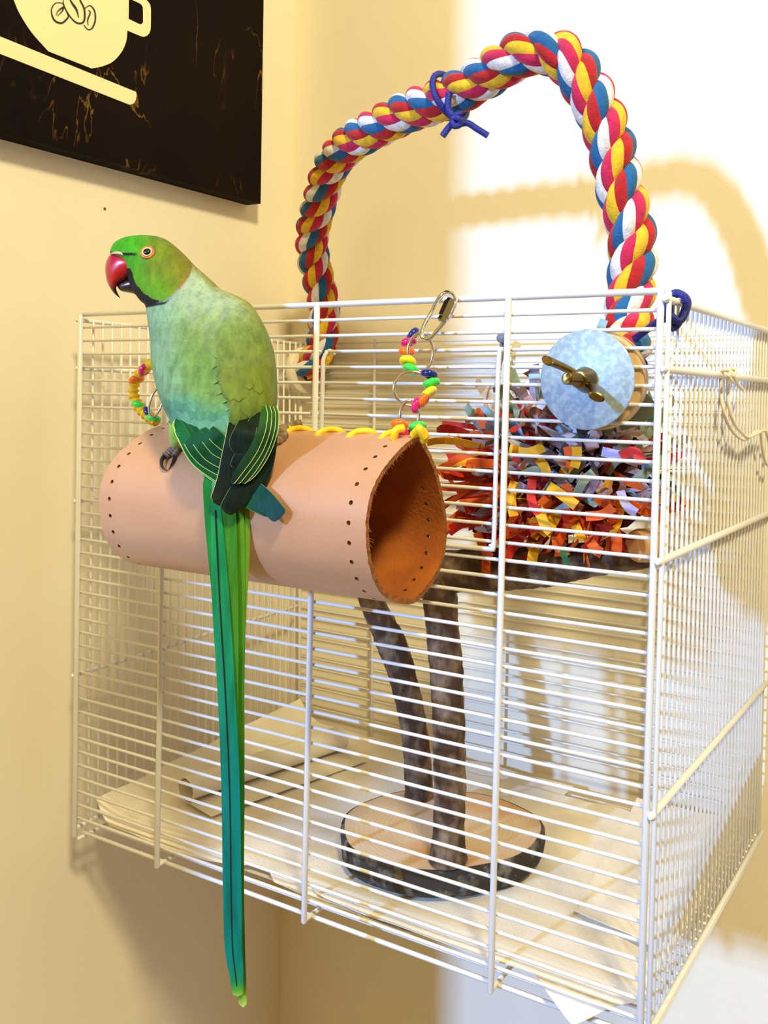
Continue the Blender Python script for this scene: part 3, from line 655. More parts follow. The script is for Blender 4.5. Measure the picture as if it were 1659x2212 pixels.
while cnt < 560 and tries < 9000:
    tries += 1
    th = rs.uniform(0, 2*PI); cz = rs.uniform(-1, 1); sz = math.sqrt(1 - cz*cz)
    n = Vector((sz*math.cos(th), sz*math.sin(th), cz))
    if n.y > .45: continue
    k_ = rs.uniform(.55, 1.0)
    P = TC + Vector((n.x*.060, n.y*.028, n.z*(.046 if n.z > 0 else .038))) * k_
    d = (Vector((n.x*.9, n.y*.55, n.z*.8)) + Vector((rs.uniform(-.5, .5), rs.uniform(-.4, .4), rs.uniform(-.65, .25)))).normalized()
    kk = rs.randrange(12); E_ = P + d * protos[kk][0]
    if not (inbox(E_) and inbox(P)): continue
    rel = P + d*.02 - CAMP; dd = RF.dot(rel); px, py = CX + FPX*RX.dot(rel)/dd, CY - FPX*RU.dot(rel)/dd
    if py > 1175 or px > 1478 or (px > 1335 and py > 1118): continue
    if py < 860 and rs.random() < .5: continue
    cn = pick(px, py); mw = frame_to(P, d, Vector((rs.uniform(-1, 1), rs.uniform(-1.6, .2), rs.uniform(-1, 1))))
    ok = True; me = pmesh(kk, cn)
    for v in me.vertices:
        w_ = mw @ v.co
        if w_.y < .0022 or w_.x > CW - .002: ok = False; break
    if not ok: continue
    if cnt < 290: put(me, 'paper_strip', toy, mw)
    else:
        sm = stuff.setdefault(cn, MB()); sm.add([mw @ v.co for v in me.vertices], [tuple(p.vertices) for p in me.polygons])
    cnt += 1
al = MB(); mlist = []
for cn, sm in stuff.items():
    al.add(sm.v, sm.f, len(mlist)); mlist.append(mat('paper_' + cn, PAL[cn]))
build('paper_strips', al, mlist, toy, False)['kind'] = 'stuff'
def ribbon(pts, wd, cn, y, side=None):                             # single strips that stand out in the photograph
    P = spline([at(u, v, 1, y + dy) for u, v, dy in pts], 5); mb = MB(); n = len(P); L = []; Rr = []
    for i in range(n):
        t = (P[min(i+1, n-1)] - P[max(i-1, 0)]).normalized(); sd = t.cross(RF).normalized() * wd/2; L.append(P[i] + sd); Rr.append(P[i] - sd)
    bk = [p + RF*.0003 for p in L + Rr]
    mb.add(L + Rr + bk, [(i, i+1, n+i+1, n+i) for i in range(n-1)] + [(2*n+n+i, 2*n+n+i+1, 2*n+i+1, 2*n+i) for i in range(n-1)] + [(i, 2*n+i, 2*n+i+1, i+1) for i in range(n-1)] + [(n+i+1, 3*n+i+1, 3*n+i, n+i) for i in range(n-1)])
    build('paper_strip', mb, mat('paper_' + cn, PAL[cn]), toy, False)
for pts, wd, cn, y in [([(955, 915, 0), (1000, 919, 0), (1045, 925, .01)], .0034, 'red', .045), ([(1290, 760, .01), (1295, 720, 0), (1305, 690, 0)], .0048, 'pale_blue', .03),
        ([(1330, 905, .01), (1370, 890, 0), (1408, 862, -.004)], .015, 'sage', .02), ([(1225, 965, 0), (1232, 1000, 0), (1228, 1012, .001)], .0045, 'orange', .006), ([(1246, 965, 0), (1246, 990, 0), (1240, 1010, .0)], .0052, 'yellow', .0045),
        ([(1160, 1090, .004), (1175, 1130, 0), (1190, 1150, 0)], .0056, 'yellow', .0055), ([(1185, 1050, .006), (1215, 1070, 0), (1245, 1092, 0)], .0056, 'yellow', .006), ([(1112, 1040, .006), (1104, 1075, .002), (1110, 1115, 0)], .0054, 'yellow', .007),
        ([(1160, 990, .008), (1175, 1005, .002), (1182, 1028, 0)], .0052, 'yellow', .007), ([(1150, 1030, .004), (1148, 1080, 0), (1165, 1110, 0)], .0050, 'red', .007), ([(1100, 970, 0), (1140, 978, 0), (1175, 965, .004)], .0056, 'yellow', .008),
        ([(1130, 1025, 0), (1155, 1015, 0), (1180, 1022, .002)], .0044, 'sage', .008), ([(1340, 1060, .004), (1352, 1090, 0), (1375, 1108, 0)], .0046, 'lilac', .007), ([(1245, 1070, .004), (1260, 1040, 0), (1282, 1020, .003)], .0048, 'sage', .006),
        ([(1300, 975, 0), (1340, 985, 0), (1380, 1000, .004)], .0052, 'lilac', .007), ([(1340, 985, 0), (1370, 975, 0), (1390, 1000, 0)], .005, 'red', .0055), ([(1265, 1115, 0), (1300, 1112, 0), (1325, 1095, 0)], .0052, 'orange', .006),
        ([(1270, 1160, .006), (1285, 1185, .002), (1300, 1195, 0)], .0056, 'orange', .012), ([(1215, 1180, .004), (1218, 1195, 0), (1224, 1218, 0)], .0032, 'green', .012), ([(1030, 1150, .004), (1045, 1185, 0), (1060, 1205, 0)], .005, 'orange', .02),
        ([(970, 1000, 0), (1000, 985, 0), (1040, 975, .004)], .0045, 'orange', .03), ([(955, 1020, .0), (985, 1030, 0), (1030, 1015, .004)], .0048, 'dark_red', .03), ([(968, 1150, 0), (1000, 1130, 0), (1040, 1130, .004)], .006, 'red', .03)]:
    ribbon(pts, wd, cn, y)
mb = MB(); mb.tube(spline([TC + Vector((.02, 0, .02)), TC + Vector((.03, .004, .05)), Vector((.41, .03, .33)), Vector((.412, .024, .345))], 8), .0009, 6); build('hanging_string', mb, mat('jute', (196, 178, 140), .9), toy)
# ------------------------------------------------------------------ the parakeet
def tunnel_depth(u, v, default=.55):
    r = ray(u, v); best = default; hit = False
    for i in range(0, 1200, 6):
        a, b = secs[i], secs[i+6]; ex, ez = b.y - a.y, b.z - a.z; den = r.y*ez - r.z*ex
        if abs(den) < 1e-12: continue
        ax_, az_ = a.y - CAMP.y, a.z - CAMP.z; t = (ax_*ez - az_*ex) / den; s = (ax_*r.z - az_*r.y) / den
        if t > 0 and -.02 <= s <= 1.02 and (not hit or t < best): best = t; hit = True
    return best
def c1(x, y): return 200 + x/3.456, 480 + y/3.456
ROWS = [(95, 368, 374), (97, 320, 420), (101, 285, 462), (110, 245, 500), (125, 205, 540), (150, 165, 580), (175, 145, 612), (200, 134, 640), (222, 129, 665), (240, 140, 684), (262, 180, 706), (290, 205, 730), (350, 232, 790), (400, 255, 850), (450, 272, 905), (500, 290, 960), (540, 320, 1055),
        (580, 350, 1140), (600, 372, 1166), (612, 388, 1180), (650, 400, 1212), (700, 405, 1243), (760, 413, 1276), (850, 425, 1318), (950, 432, 1350), (1050, 437, 1367), (1150, 455, 1377), (1250, 478, 1382), (1350, 512, 1379), (1400, 533, 1368), (1450, 560, 1350),
        (1500, 588, 1315), (1550, 618, 1270), (1600, 665, 1215), (1640, 700, 1195), (1700, 740, 1190), (1800, 790, 1160), (1950, 845, 1140), (2100, 880, 1120)]
RT = [(480 + y/3.456, 200 + a/3.456, 200 + b/3.456) for y, a, b in ROWS]
CDT = [(507, .546, .0006), (512, .546, .006), (530, .545, .011), (555, .543, .0125), (600, .540, .0135), (640, .536, .017), (680, .532, .0215), (740, .528, .0250), (820, .522, .0265), (880, .516, .0255), (930, .511, .0215), (960, .505, .0155), (1000, .499, .0100), (1045, .4935, .0065), (1090, .489, .0042)]
def sm(a, b, x): t = min(max((x - a) / (b - a), 0), 1); return t*t*(3 - 2*t)
WEDGE = [(640, 1085), (660, 1065), (683, 985), (711, 936), (740, 921), (769, 916), (798, 918), (827, 935), (842, 952), (858, 985), (880, 1010), (900, 1022), (948, 1060)]
WEDGE = [(v, 200 + x/3.456) for v, x in WEDGE]
def wedge(v): return interp(WEDGE, v)[0]
def BF(u, v):                                                      # depth of the back surface of the bird at a place
    L, R_ = smooth(RT, v); cd, dt = smooth(CDT, v); cu, hw = (L + R_)/2, (R_ - L)/2
    q = min(max((u - cu) / max(hw, .01), -1), 1); d = cd - dt * (1 - abs(q)**2.3) ** .5
    d -= .0030 * sm(-2, 9, u - wedge(v)) * sm(636, 700, v) * (1 - sm(900, 945, v)) * (1 - sm(.9, 1, q))
    d -= .0012 * sm(-1, -14, u - wedge(v)) * sm(680, 740, v) * (1 - sm(900, 945, v)) * 0
    return d
VC = [(300, 653), (313, 661), (335, 656.5), (357, 652.5), (372, 641), (388, 624), (402, 606), (411, 589), (416, 566), (420, 556)]
VJ = [(281, 580), (286, 590), (289, 603), (295, 616), (310, 632.5), (330, 646), (345, 650), (360, 653)]
def mixc(a, b, t): t = min(max(t, 0), 1); return tuple(lerp(x, y, t) for x, y in zip(a, b))
def plum(u, v):
    nz = noise.noise(Vector((u*.05, v*.03, 1))); n2 = noise.noise(Vector((u*.5, v*.16, 5))); n3 = noise.noise(Vector((u*.016, v*.014, 9)))
    vc = interp(VC, u)[0] + n2*1.2; vj = interp(VJ, u)[0] + n2*2.0
    head = (v < vc) if u < 418 else v < 560
    if head:
        c = mixc((76, 196, 12), (134, 158, 18), sm(275, 345, u + (v - 545)*.2) )
        c = mixc(c, (150, 140, 22), sm(345, 400, u) * .8)
        c = mixc(c, (112, 178, 14), sm(575, 625, v) * sm(400, 330, u))
        c = mixc(c, (104, 186, 10), sm(560, 600, v)*sm(330, 290, u))
        if u < 360 and v > vj: c = (10, 9, 9)
        ly = 548 + .02*(u - 240)
        if 236 < u < 298: c = mixc(c, (14, 26, 6), (1 - sm(1.6, 4.0, abs(v - ly - n2*1.2))) * sm(300, 288, u))
        if u > 300:
            dcol = vc - v
            c = mixc(c, (150, 190, 170) if u < 385 else (196, 132, 96), (1 - sm(1, 8, dcol)) * sm(330, 350, u) * .8)
    else:
        pale = (192, 218, 172); c = mixc(pale, (152, 182, 96), sm(640, 735, v + nz*22 - (u - 430)*.10))
        c = mixc(c, (132, 178, 78), sm(720, 800, v + n3*40) * .8)
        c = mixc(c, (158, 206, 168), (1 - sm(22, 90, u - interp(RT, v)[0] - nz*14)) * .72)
        c = mixc(c, (96, 176, 140), sm(820, 925, v + n3*36 - (u - 400)*.22))
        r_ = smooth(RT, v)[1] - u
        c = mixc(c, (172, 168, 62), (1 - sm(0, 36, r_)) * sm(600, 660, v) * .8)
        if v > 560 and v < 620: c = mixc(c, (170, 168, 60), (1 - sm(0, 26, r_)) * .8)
        wg = sm(-3, 6, u - wedge(v)) * sm(640, 730, v)
        c = mixc(c, mixc((142, 172, 78), (136, 146, 38), sm(700, 860, v + nz*30)), wg * .92)
        dcol = v - vc
        if u < 418 and dcol < 7:
            k = mixc((12, 12, 12), (170, 190, 196), sm(352, 372, u)); k = mixc(k, (216, 176, 172), sm(378, 392, u)); k = mixc(k, (190, 90, 60), sm(404, 413, u))
            c = mixc(c, k, (1 - sm(2.2, 6, dcol + n2*2.5)))
    f = (1 + .11*n2 + .10*nz) * .80
    return tuple(min(max(x*f, 0), 255) for x in c)
M_plum = mat('plumage', (140, 170, 80), .72, attr=True, var=(206, 214, 200), vscale=260, bump=.55, bscale=420, ramp=(.4, .75), sheen=.05, stretch=(1, 1, .28), spec=.25)
ft0 = atd(470, 960, .53)
bird = thing('parakeet', ft0, 'green ring-necked parakeet with red beak and very long tail perched on the leather tunnel', 'bird')
vs_ = []; v = 507.6
while v < 1088: vs_.append(v); v += 1.7 if v < 668 else 4
NS = 200; mb = MB(); cols = []; rings = []
for v in vs_:
    L, R_ = smooth(RT, v); cd, dt = smooth(CDT, v); cu, hw = (L + R_)/2, (R_ - L)/2; r = []
    for k in range(NS):
        a = 2*PI*k/NS; q = math.cos(a); u = cu + hw*q; s = math.sin(a)
        d = BF(u, v) if s > 0 else cd + dt * (1 - abs(q)**2.3)**.5
        r.append(atd(u, v, d)); c = plum(u, v); cols.append(lin(c))
    rings.append(r)
mb.loft(rings); build('body', mb, M_plum, bird, cols=cols)
# contour feathers: shallow overlapping scales over the back and the folded wings
rb_ = random.Random(5); mb = MB(); fc = []
def scale_feather(u, v, wpx, lpx, lift, ang=0, tint=1.0, colf=None, n1=7, n2=6):
    k = len(mb.v); vs = []
    ca, sa = math.cos(ang), math.sin(ang)
    for i in range(n1):
        t = i / (n1 - 1); wd = wpx * (.62 + .38*math.sin(PI*min(t*1.1, 1)*.5 + .0)) * math.sqrt(max(1 - max(t - .45, 0)**2 / .3026, 0))
        for j in range(n2):
            s = (j / (n2 - 1) - .5) * 2; du, dv = s*wd, t*lpx; uu, vv = u + du*ca - dv*sa, v + du*sa + dv*ca
            L, R_ = smooth(RT, min(vv, 1000)); uu2 = min(max(uu, L + 1.5), R_ - 1.5)
            vs.append(atd(uu2, vv, BF(uu2, min(vv, 985)) - lift * (t**1.3) * (1 - .45*s*s) - .00012))
            c = (colf or plum)(uu2, min(vv, 940)); g = tint * (1 - .05*(1 - t)) * (1 + .02*(t > .8)); fc.append(lin(tuple(min(x*g, 255) for x in c)))
    mb.add(vs, [(i*n2 + j, i*n2 + j+1, (i+1)*n2 + j+1, (i+1)*n2 + j) for i in range(n1-1) for j in range(n2-1)])
for row in range(11):                                               # upper rows first, each row tucked under the one above it
    v0 = 925 - row * 19
    L, R_ = smooth(RT, v0); n = int((R_ - L) / 24)
    for i in range(n + 1):
        u0 = L + 8 + (R_ - L - 16) * (i + (.5 if row % 2 else 0)) / (n + .5); W_ = u0 > wedge(v0)
        if u0 > R_ - 6: continue
        vmax = 948 if not W_ else interp([(330, 860), (470, 872), (492, 888), (520, 925), (545, 930), (562, 900), (580, 880), (600, 868)], u0)[0]
        if v0 + 34 > vmax: continue
        scale_feather(u0 + rb_.uniform(-3, 3), v0 + rb_.uniform(-4, 4), 19, 42, .00005 + .00028 * sm(690, 800, v0), (u0 - 465)*-.0012 + rb_.uniform(-.1, .1), rb_.uniform(.97, 1.03))
build('back_feathers', mb, M_plum, bird, cols=fc)
mb = MB(); fc = []
def wingcol(u, v): return mixc((112, 128, 36), (98, 116, 30), sm(830, 930, v) + .25*noise.noise(Vector((u*.4, v*.1, 2))))
def rumpcol(u, v): return mixc((88, 148, 106), (118, 172, 144), .5 + .6*noise.noise(Vector((u*.4, v*.1, 2))))
for x, y, wd, ln, lf, an in [(1100, 1300, 95, 245, .0009, .02), (1230, 1240, 80, 230, .0009, .10), (1175, 1200, 80, 260, .0010, .02), (1310, 1180, 62, 225, .0009, .05), (1000, 1120, 75, 215, .0007, -.16), (1080, 1080, 85, 260, .0009, -.06), (1170, 1010, 90, 240, .0009, 0), (1260, 1040, 75, 240, .0009, .06), (1330, 1100, 45, 215, .0008, .06)]:
    u, v = c1(x, y); scale_feather(u, v, wd/3.456*.98, ln/3.456, lf, an, 1, wingcol, 12, 9)
build('wing_coverts', mb, M_plum, bird, cols=fc)
mb = MB(); fc = []
for x, y, wd, ln, lf, an in [(670, 1420, 50, 160, .0010, -.35), (730, 1440, 55, 150, .0012, -.2), (800, 1440, 60, 150, .0012, -.1), (870, 1440, 60, 170, .0014, -.05), (940, 1440, 60, 180, .0014, 0), (990, 1400, 50, 205, .0014, 0), (640, 1370, 42, 170, .0008, -.45)]:
    u, v = c1(x, y); scale_feather(u, v, wd/3.456, ln/3.456, lf, an, 1, rumpcol, 10, 8)
build('rump_feathers', mb, M_plum, bird, cols=fc)
# long feathers
M_vane = mat('feather_vane', (40, 140, 60), .55, attr=True, var=(170, 180, 170), vscale=200, bump=.4, bscale=500, stretch=(1, 1, .15), spec=.12, ramp=(.4, .8))
M_marg = mat('pale_feather_edge', (176, 196, 96), .7); M_shaft = mat('dark_shaft', (6, 14, 16), .5); M_dkm = mat('dim_feather_edge', (88, 110, 40), .7)
def feather(name, path, cols_, marg=None, mm=None, shaft=None, round_=.06, conv=True, n=8, thick=.0003, mw=1.5, camber=.05):
    """path: (u, v, depth, half width in px); marg 'l', 'r' or 'lr' puts a pale strip on that edge"""
    P = [(c1(a, b) if conv else (a, b)) + (d, w) for a, b, d, w in path]
    S = spline([(p[0], p[1], 0) for p in P], n); D = spline([(p[2]*1000, p[3], 0) for p in P], n); N_ = len(S); mb = MB(); cc = []; rows = []
    xs = [-1, None, -.5, 0, .5, None, 1]
    for i in range(N_):
        t = i / (N_ - 1); a, b = S[max(i-1, 0)], S[min(i+1, N_-1)]; dr = (b - a).normalized(); pn = Vector((dr.y, -dr.x, 0))   # to the right when pointing down
        hw = max(D[i].y, .4)
        hw *= min(1, .3 + t/.14)
        if t > 1 - round_: hw *= math.sqrt(max(1 - ((t - 1 + round_)/round_)**2, 0.01))
        m_ = min(mw * 1.15 / hw, .6); X = [-1, -1 + m_, -.5, 0, .5, 1 - m_, 1]; col = lin(smoothc(cols_, t))
        pos = [atd(S[i].x + pn.x*x*hw, S[i].y + pn.y*x*hw, D[i].x/1000 - camber*hw*(1 - x*x)*D[i].x/1000/FPX*1.0) for x in X]
        rows.append(pos); cc += [col] * 7
    vs = [p for r in rows for p in r]; nb = len(vs); vs += [p + RF*thick for p in vs]; cc += cc[:]
    k = mb.add(vs, [])
    for i in range(N_ - 1):
        for j in range(6):
            q = (i*7+j, i*7+j+1, (i+1)*7+j+1, (i+1)*7+j); mi = 0
            if marg and ((j == 0 and 'l' in marg) or (j == 5 and 'r' in marg)): mi = 1
            mb.f.append(q); mb.m.append(mi); mb.f.append(tuple(x + nb for x in q[::-1])); mb.m.append(mi)
        for j in (0, 6): mb.f.append((i*7+j, (i+1)*7+j, (i+1)*7+j+nb, i*7+j+nb)); mb.m.append(1 if marg else 0)
    if shaft is not None:
        i1, i2 = int(shaft[0]*(N_-1)), int(shaft[1]*(N_-1)); off = shaft[3] if len(shaft) > 3 else 0
        pts = [rows[i][3].lerp(rows[i][5 if off > 0 else 1], abs(off)) - RF*.00025 for i in range(i1, i2 + 1)]
        nn = len(pts); k0 = len(mb.v); mb.tube(pts, [shaft[2] * (1 - .5*i/nn) for i in range(nn)], 6, mi=2); cc += [(0, 0, 0, 1)] * (len(mb.v) - k0)
    return build(name, mb, [M_vane, mm or M_marg, M_shaft], bird, cols=cc)
def smoothc(st, t):
    for (a, ca), (b, cb) in zip(st, st[1:]):
        if t <= b: return mixc(ca, cb, (t - a) / (b - a))
    return st[-1][1]
DG = [(0, (10, 76, 36)), (.5, (9, 70, 31)), (1, (13, 56, 24))]
DK = [(0, (8, 26, 8)), (.5, (9, 28, 9)), (.85, (10, 20, 5)), (1, (30, 40, 10))]
# tail (full-picture pixels)
TG = [(0, (22, 124, 36)), (.3, (28, 134, 50)), (1, (40, 130, 54))]
feather('tail_feather', [(480, 1000, .4915, 20), (500, 1100, .4895, 26), (508, 1250, .4890, 24), (512, 1450, .4890, 16), (519, 1640, .4890, 9), (521, 1704, .4890, 6)], [(0, (70, 120, 20)), (.5, (110, 136, 20)), (.8, (120, 140, 20)), (.95, (210, 190, 30)), (1, (240, 210, 60))], conv=False, round_=.05)
feather('tail_feather', [(520, 1020, .4905, 14), (527, 1110, .4895, 14), (528, 1200, .4885, 11), (526, 1290, .4885, 8), (523, 1400, .4885, 5)], [(0, (110, 140, 24)), (.5, (96, 130, 24)), (1, (150, 160, 40))], conv=False)
feather('tail_feather', [(500, 1020, .4905, 20), (508, 1150, .4883, 20), (512, 1350, .4880, 17), (513, 1550, .4880, 12), (518, 1700, .4880, 10), (517, 1900, .4880, 10), (519, 2080, .4880, 11), (525, 2176, .4880, 9)], [(0, (92, 132, 20)), (.3, (70, 140, 30)), (.6, (40, 110, 40)), (.9, (60, 90, 20)), (.97, (150, 180, 60)), (1, (200, 220, 120))], conv=False, round_=.035)
feather('tail_feather', [(452, 1015, .4895, 15), (458, 1110, .4875, 17), (466, 1230, .4868, 14), (468, 1300, .4868, 9), (467, 1362, .4868, 4)], TG, conv=False)
feather('tail_feather', [(480, 1010, .4890, 20), (488, 1130, .4868, 23), (494, 1300, .4862, 21), (499, 1480, .4862, 16), (505, 1600, .4862, 9), (508, 1700, .4862, 5)], [(0, (50, 128, 28)), (.4, (70, 130, 32)), (.8, (50, 120, 44)), (1, (70, 140, 50))], conv=False)
feather('tail_feather', [(462, 1050, .4885, 9), (468, 1130, .4862, 13), (477, 1300, .4853, 19), (489, 1500, .4850, 19), (498, 1700, .4850, 20), (501, 1900, .4850, 20), (504, 2040, .4850, 19), (511, 2110, .4850, 15), (514, 2152, .4850, 11)],
        [(0, (30, 150, 70)), (.25, (30, 140, 80)), (.5, (12, 118, 106)), (.8, (10, 120, 104)), (.90, (30, 130, 80)), (.95, (84, 150, 40)), (1, (160, 190, 80))], conv=False, shaft=(.10, .93, .00042, -.12), round_=.03)
# left wing primaries
wd_ = lambda v: interp([(930, .4905), (980, .4895), (1040, .4880), (1100, .4840)], v)[0]
def W(pts, dz=0): return [(x, y, wd_(480 + y/3.456) + dz + (.0075 if i == 0 else 0), w) for i, (x, y, w) in enumerate(pts)]
feather('flight_feather', W([(820, 1500, 8), (900, 1580, 14), (960, 1640, 14), (1000, 1680, 12)], -.0037), DG, 'l', mw=.9)
feather('flight_feather', W([(740, 1490, 9), (850, 1600, 15), (930, 1690, 16), (1005, 1740, 12)], -.0030), DG, 'l', mw=.9)
feather('flight_feather', W([(690, 1480, 9), (790, 1620, 16), (880, 1730, 17), (990, 1810, 12)], -.0023), DG, 'l', mw=1.0)
feather('flight_feather', W([(650, 1480, 9), (730, 1630, 16), (830, 1760, 17), (985, 1880, 10)], -.0016), DG, 'l', mw=1.1)
feather('flight_feather', W([(620, 1470, 9), (690, 1620, 14), (790, 1780, 15), (960, 1930, 8)], -.0009), [(0, (14, 92, 46)), (1, (14, 84, 32))], 'l', mw=1.2)
feather('flight_feather', W([(610, 1480, 7), (662, 1610, 9), (765, 1790, 9), (940, 1945, 5)], -.0002), [(0, (18, 108, 60)), (1, (24, 96, 34))], 'l', mw=1.4)
# blue-green feather behind the right wing tip
def WT(pts, lift): return [(x, y, min(wd_(480 + y/3.456) + .001, tunnel_depth(*c1(x, y)) - lift), w) for x, y, w in pts]
feather('flight_feather', WT([(1060, 1920, 18), (1170, 1990, 24), (1270, 2070, 24), (1345, 2140, 21), (1408, 2205, 19)], .0075), [(0, (12, 70, 48)), (.5, (10, 64, 56)), (1, (16, 58, 60))], 'r', mm=M_dkm, mw=.8, round_=.10)
feather('flight_feather', WT([(1010, 1960, 14), (1130, 2050, 17), (1230, 2110, 17), (1330, 2175, 12)], .0080), [(0, (16, 78, 50)), (1, (10, 58, 42))], 'l', mm=M_dkm, mw=.7, round_=.10)
# right wing: dark crossing primaries and the pale-edged secondaries
feather('flight_feather', W([(1340, 1480, 10), (1320, 1640, 17), (1250, 1850, 24), (1130, 1990, 26), (1030, 2110, 20), (985, 2165, 14)], -.0044), DK, 'l', mm=M_dkm, mw=.9, round_=.10)
feather('flight_feather', W([(1180, 1440, 20), (1130, 1650, 34), (1060, 1860, 34), (985, 2010, 26), (905, 2095, 16)], -.0051), DK, 'lr', mm=M_dkm, mw=.9, round_=.10)
feather('flight_feather', W([(1060, 1450, 12), (1040, 1600, 14), (1010, 1780, 16), (975, 1920, 14), (900, 2080, 8)], -.0058), DK, 'l', mm=M_marg, mw=.9, round_=.05)
feather('flight_feather', W([(1260, 1420, 20), (1215, 1600, 28), (1140, 1740, 26), (1075, 1800, 14), (1055, 1840, 8)], -.0062), DK, 'l', mm=M_dkm, mw=.8, round_=.2)
feather('flight_feather', W([(1170, 1440, 16), (1140, 1560, 24), (1095, 1660, 24), (1060, 1725, 14)], -.0067), DK, 'lr', mm=M_dkm, mw=.8, round_=.3)
RG = [(0, (44, 90, 22)), (.4, (26, 62, 16)), (1, (20, 42, 12))]
for k, (q, dz) in enumerate([([(1285, 1370, 8), (1265, 1540, 9), (1200, 1700, 10), (1100, 1850, 9), (1040, 1950, 5)], -.0092), ([(1315, 1370, 8), (1300, 1540, 9), (1240, 1700, 10), (1150, 1840, 9), (1080, 1950, 5)], -.0085),
        ([(1342, 1375, 8), (1332, 1540, 9), (1275, 1700, 10), (1190, 1850, 9), (1120, 1950, 5)], -.0078), ([(1368, 1375, 7), (1356, 1540, 9), (1300, 1710, 9), (1210, 1860, 8), (1140, 1940, 4)], -.0071)]):
    feather('flight_feather', W(q, dz), RG, 'r', mm=M_marg, mw=1.1)
# beak
def c6(x, y): return 200 + x/6.381, 480 + y/6.381
HD = .5435
def beakloft(name, st, m, colf):
    mb = MB(); rings = []; cc = []; S = []
    O = spline([c6(*s[0]) + (0,) for s in st], 5); I = spline([c6(*s[1]) + (0,) for s in st], 5); Tt = spline([(s[2], 0, 0) for s in st], 5)
    n = len(O)
    for i in range(n):
        c = (O[i] + I[i]) / 2; h = (O[i] - I[i]) / 2; r = []
        for k in range(28):
            a = 2*PI*k/28; e = math.copysign(abs(math.cos(a))**.9, math.cos(a)); p = c + h*e; r.append(atd(p.x, p.y, HD - Tt[i].x*math.sin(a))); cc.append(lin(colf(i/(n-1), e)))
        rings.append(r)
    mb.loft(rings); return build(name, mb, m, bird, cols=cc)
M_beak = mat('beak_horn', (180, 30, 40), .28, attr=True, var=(220, 200, 200), vscale=200, coat=.3, bump=.08, bscale=300)
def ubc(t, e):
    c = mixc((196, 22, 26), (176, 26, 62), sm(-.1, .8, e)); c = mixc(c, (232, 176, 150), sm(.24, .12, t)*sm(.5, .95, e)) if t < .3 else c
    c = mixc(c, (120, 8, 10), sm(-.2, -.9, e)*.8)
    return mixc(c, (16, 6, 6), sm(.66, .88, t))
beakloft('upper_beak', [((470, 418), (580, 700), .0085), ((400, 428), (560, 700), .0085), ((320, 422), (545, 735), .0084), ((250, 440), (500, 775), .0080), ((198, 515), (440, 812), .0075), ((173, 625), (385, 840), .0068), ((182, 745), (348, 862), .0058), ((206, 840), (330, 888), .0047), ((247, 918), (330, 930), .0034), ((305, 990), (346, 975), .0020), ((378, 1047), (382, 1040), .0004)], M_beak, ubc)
beakloft('lower_beak', [((640, 760), (620, 1020), .0060), ((560, 735), (560, 985), .0058), ((480, 760), (480, 968), .0054), ((410, 800), (420, 958), .0048), ((360, 825), (378, 938), .0040), ((338, 852), (350, 905), .0022), ((334, 872), (338, 885), .0004)], M_beak, lambda t, e: mixc((44, 12, 12), (20, 8, 8), sm(.3, .9, t)))
mb = MB(); u, v = c6(345, 430); mb.tube(spline([atd(*c6(262, 432), HD - .0035), atd(*c6(310, 424), HD - .0065), atd(*c6(380, 428), HD - .0082), atd(*c6(440, 452), HD - .0088), atd(*c6(470, 490), HD - .0090)], 6), [.0004 + .0005*math.sin(PI*i/24) for i in range(25)], 8)
build('cere', mb, mat('pink_cere', (226, 176, 150), .6), bird)
# eye
eu_, ev_ = c6(757, 417); ed = BF(eu_, ev_); ec_ = atd(eu_, ev_, ed); en = (atd(eu_ + 6, ev_, BF(eu_ + 6, ev_)) - atd(eu_ - 6, ev_, BF(eu_ - 6, ev_))).cross(atd(eu_, ev_ - 6, BF(eu_, ev_ - 6)) - atd(eu_, ev_ + 6, BF(eu_, ev_ + 6))).normalized()
if en.dot(RF) > 0: en = -en
xa = RX; 
def eyering(r0, r1, h, m, name, seg=32):
    mb = MB(); mw = frame_to(ec_, en, RX); n2 = 10
    mb.add([mw @ Vector(((r0 + r1*math.cos(b))*math.cos(a), (r0 + r1*math.cos(b))*math.sin(a), h + r1*.6*math.sin(b))) for a in [2*PI*i/seg for i in range(seg)] for b in [2*PI*j/n2 for j in range(n2)]],
           [(i*n2+j, ((i+1)%seg)*n2+j, ((i+1)%seg)*n2+(j+1)%n2, i*n2+(j+1)%n2) for i in range(seg) for j in range(n2)]); return build(name, mb, m, bird)
def ball(mb, c, rx, rz, mw, n1=24, n2=12): mb.loft([[mw @ Vector((rx*math.sin(PI*(j+.2)/n2)*math.cos(2*PI*k/n1), rx*math.sin(PI*(j+.2)/n2)*math.sin(2*PI*k/n1), rz*math.cos(PI*(j+.2)/n2))) for k in range(n1)] for j in range(n2)])
mb = MB(); ball(mb, ec_, .0026, .0020, frame_to(ec_, en, RX)); eye = build('eye', mb, mat('glossy_black', (6, 5, 5), .06, coat=1), bird)
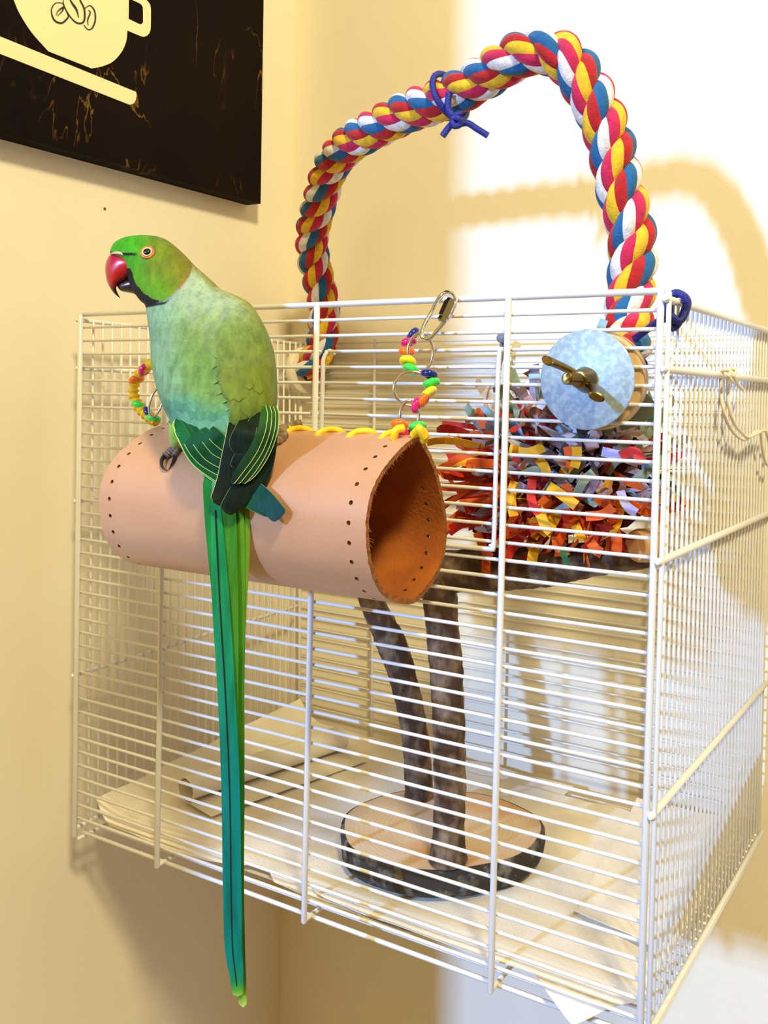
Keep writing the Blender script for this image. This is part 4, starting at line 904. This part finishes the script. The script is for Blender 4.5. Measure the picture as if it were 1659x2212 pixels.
eyering(.0034, .00085, .0002, mat('orange_eye_skin', (206, 122, 34), .6, var=(170, 90, 20), vscale=500), 'eye_skin'); eyering(.00255, .0003, .0009, mat('cream_iris', (250, 226, 186), .3), 'iris')
# legs and feet
M_leg = mat('scaly_skin', (160, 134, 104), .7, var=(110, 88, 66), vscale=300, bump=.9, bscale=700); M_claw = mat('claw', (34, 26, 26), .35)
def TD(u, v, lift): return atd(u, v, tunnel_depth(u, v) - lift)
mb = MB(); cc = []; mb.tube(spline([atd(392, 915, .525), atd(388, 935, .527), atd(384, 955, TD and tunnel_depth(384, 958) - .009), atd(384, 966, tunnel_depth(384, 966) - .005)], 6), [.0075 - .0045*i/18 for i in range(19)], 14)
build('thigh', mb, M_plum, bird, cols=[lin((156, 200, 80))] * len(mb.v))
def toe(pts, r0, r1, rad=None):
    sp_ = spline([TD(u, v, l) for u, v, l in pts], 7); n = len(sp_); mb = MB(); mb.tube(sp_, [lerp(r0, r1, i/(n-1)) * (1 + .13*math.sin(i*1.8)) for i in range(n)], 12); build('toe', mb, M_leg, bird)
def claw(pts, r0):
    sp_ = spline([TD(u, v, l) for u, v, l in pts], 7); n = len(sp_); mb = MB(); mb.tube(sp_, [r0 * (1 - .88*(i/(n-1))**1.2) for i in range(n)], 10); build('claw', mb, M_claw, bird)
toe([(390, 962, .006), (378, 969, .005), (366, 978, .004), (356, 986, .004)], .0030, .0024)
claw([(357, 985, .004), (350, 992, .005), (349, 1004, .004), (354, 1013, .003), (362, 1018, .001)], .0015)
toe([(390, 964, .004), (384, 972, .003), (376, 986, .002)], .0024, .0015)
claw([(378, 984, .002), (374, 996, .002), (368, 1008, .0015), (363, 1016, .0008)], .0010)
toe([(580, 962, .006), (592, 945, .008), (602, 932, .0085), (622, 924, .008), (652, 914, .006)], .0032, .0026)
toe([(600, 928, .009), (612, 938, .0075), (604, 950, .0055), (590, 957, .0045)], .0029, .0024)
toe([(586, 955, .004), (588, 965, .003), (584, 972, .002)], .0020, .0014)
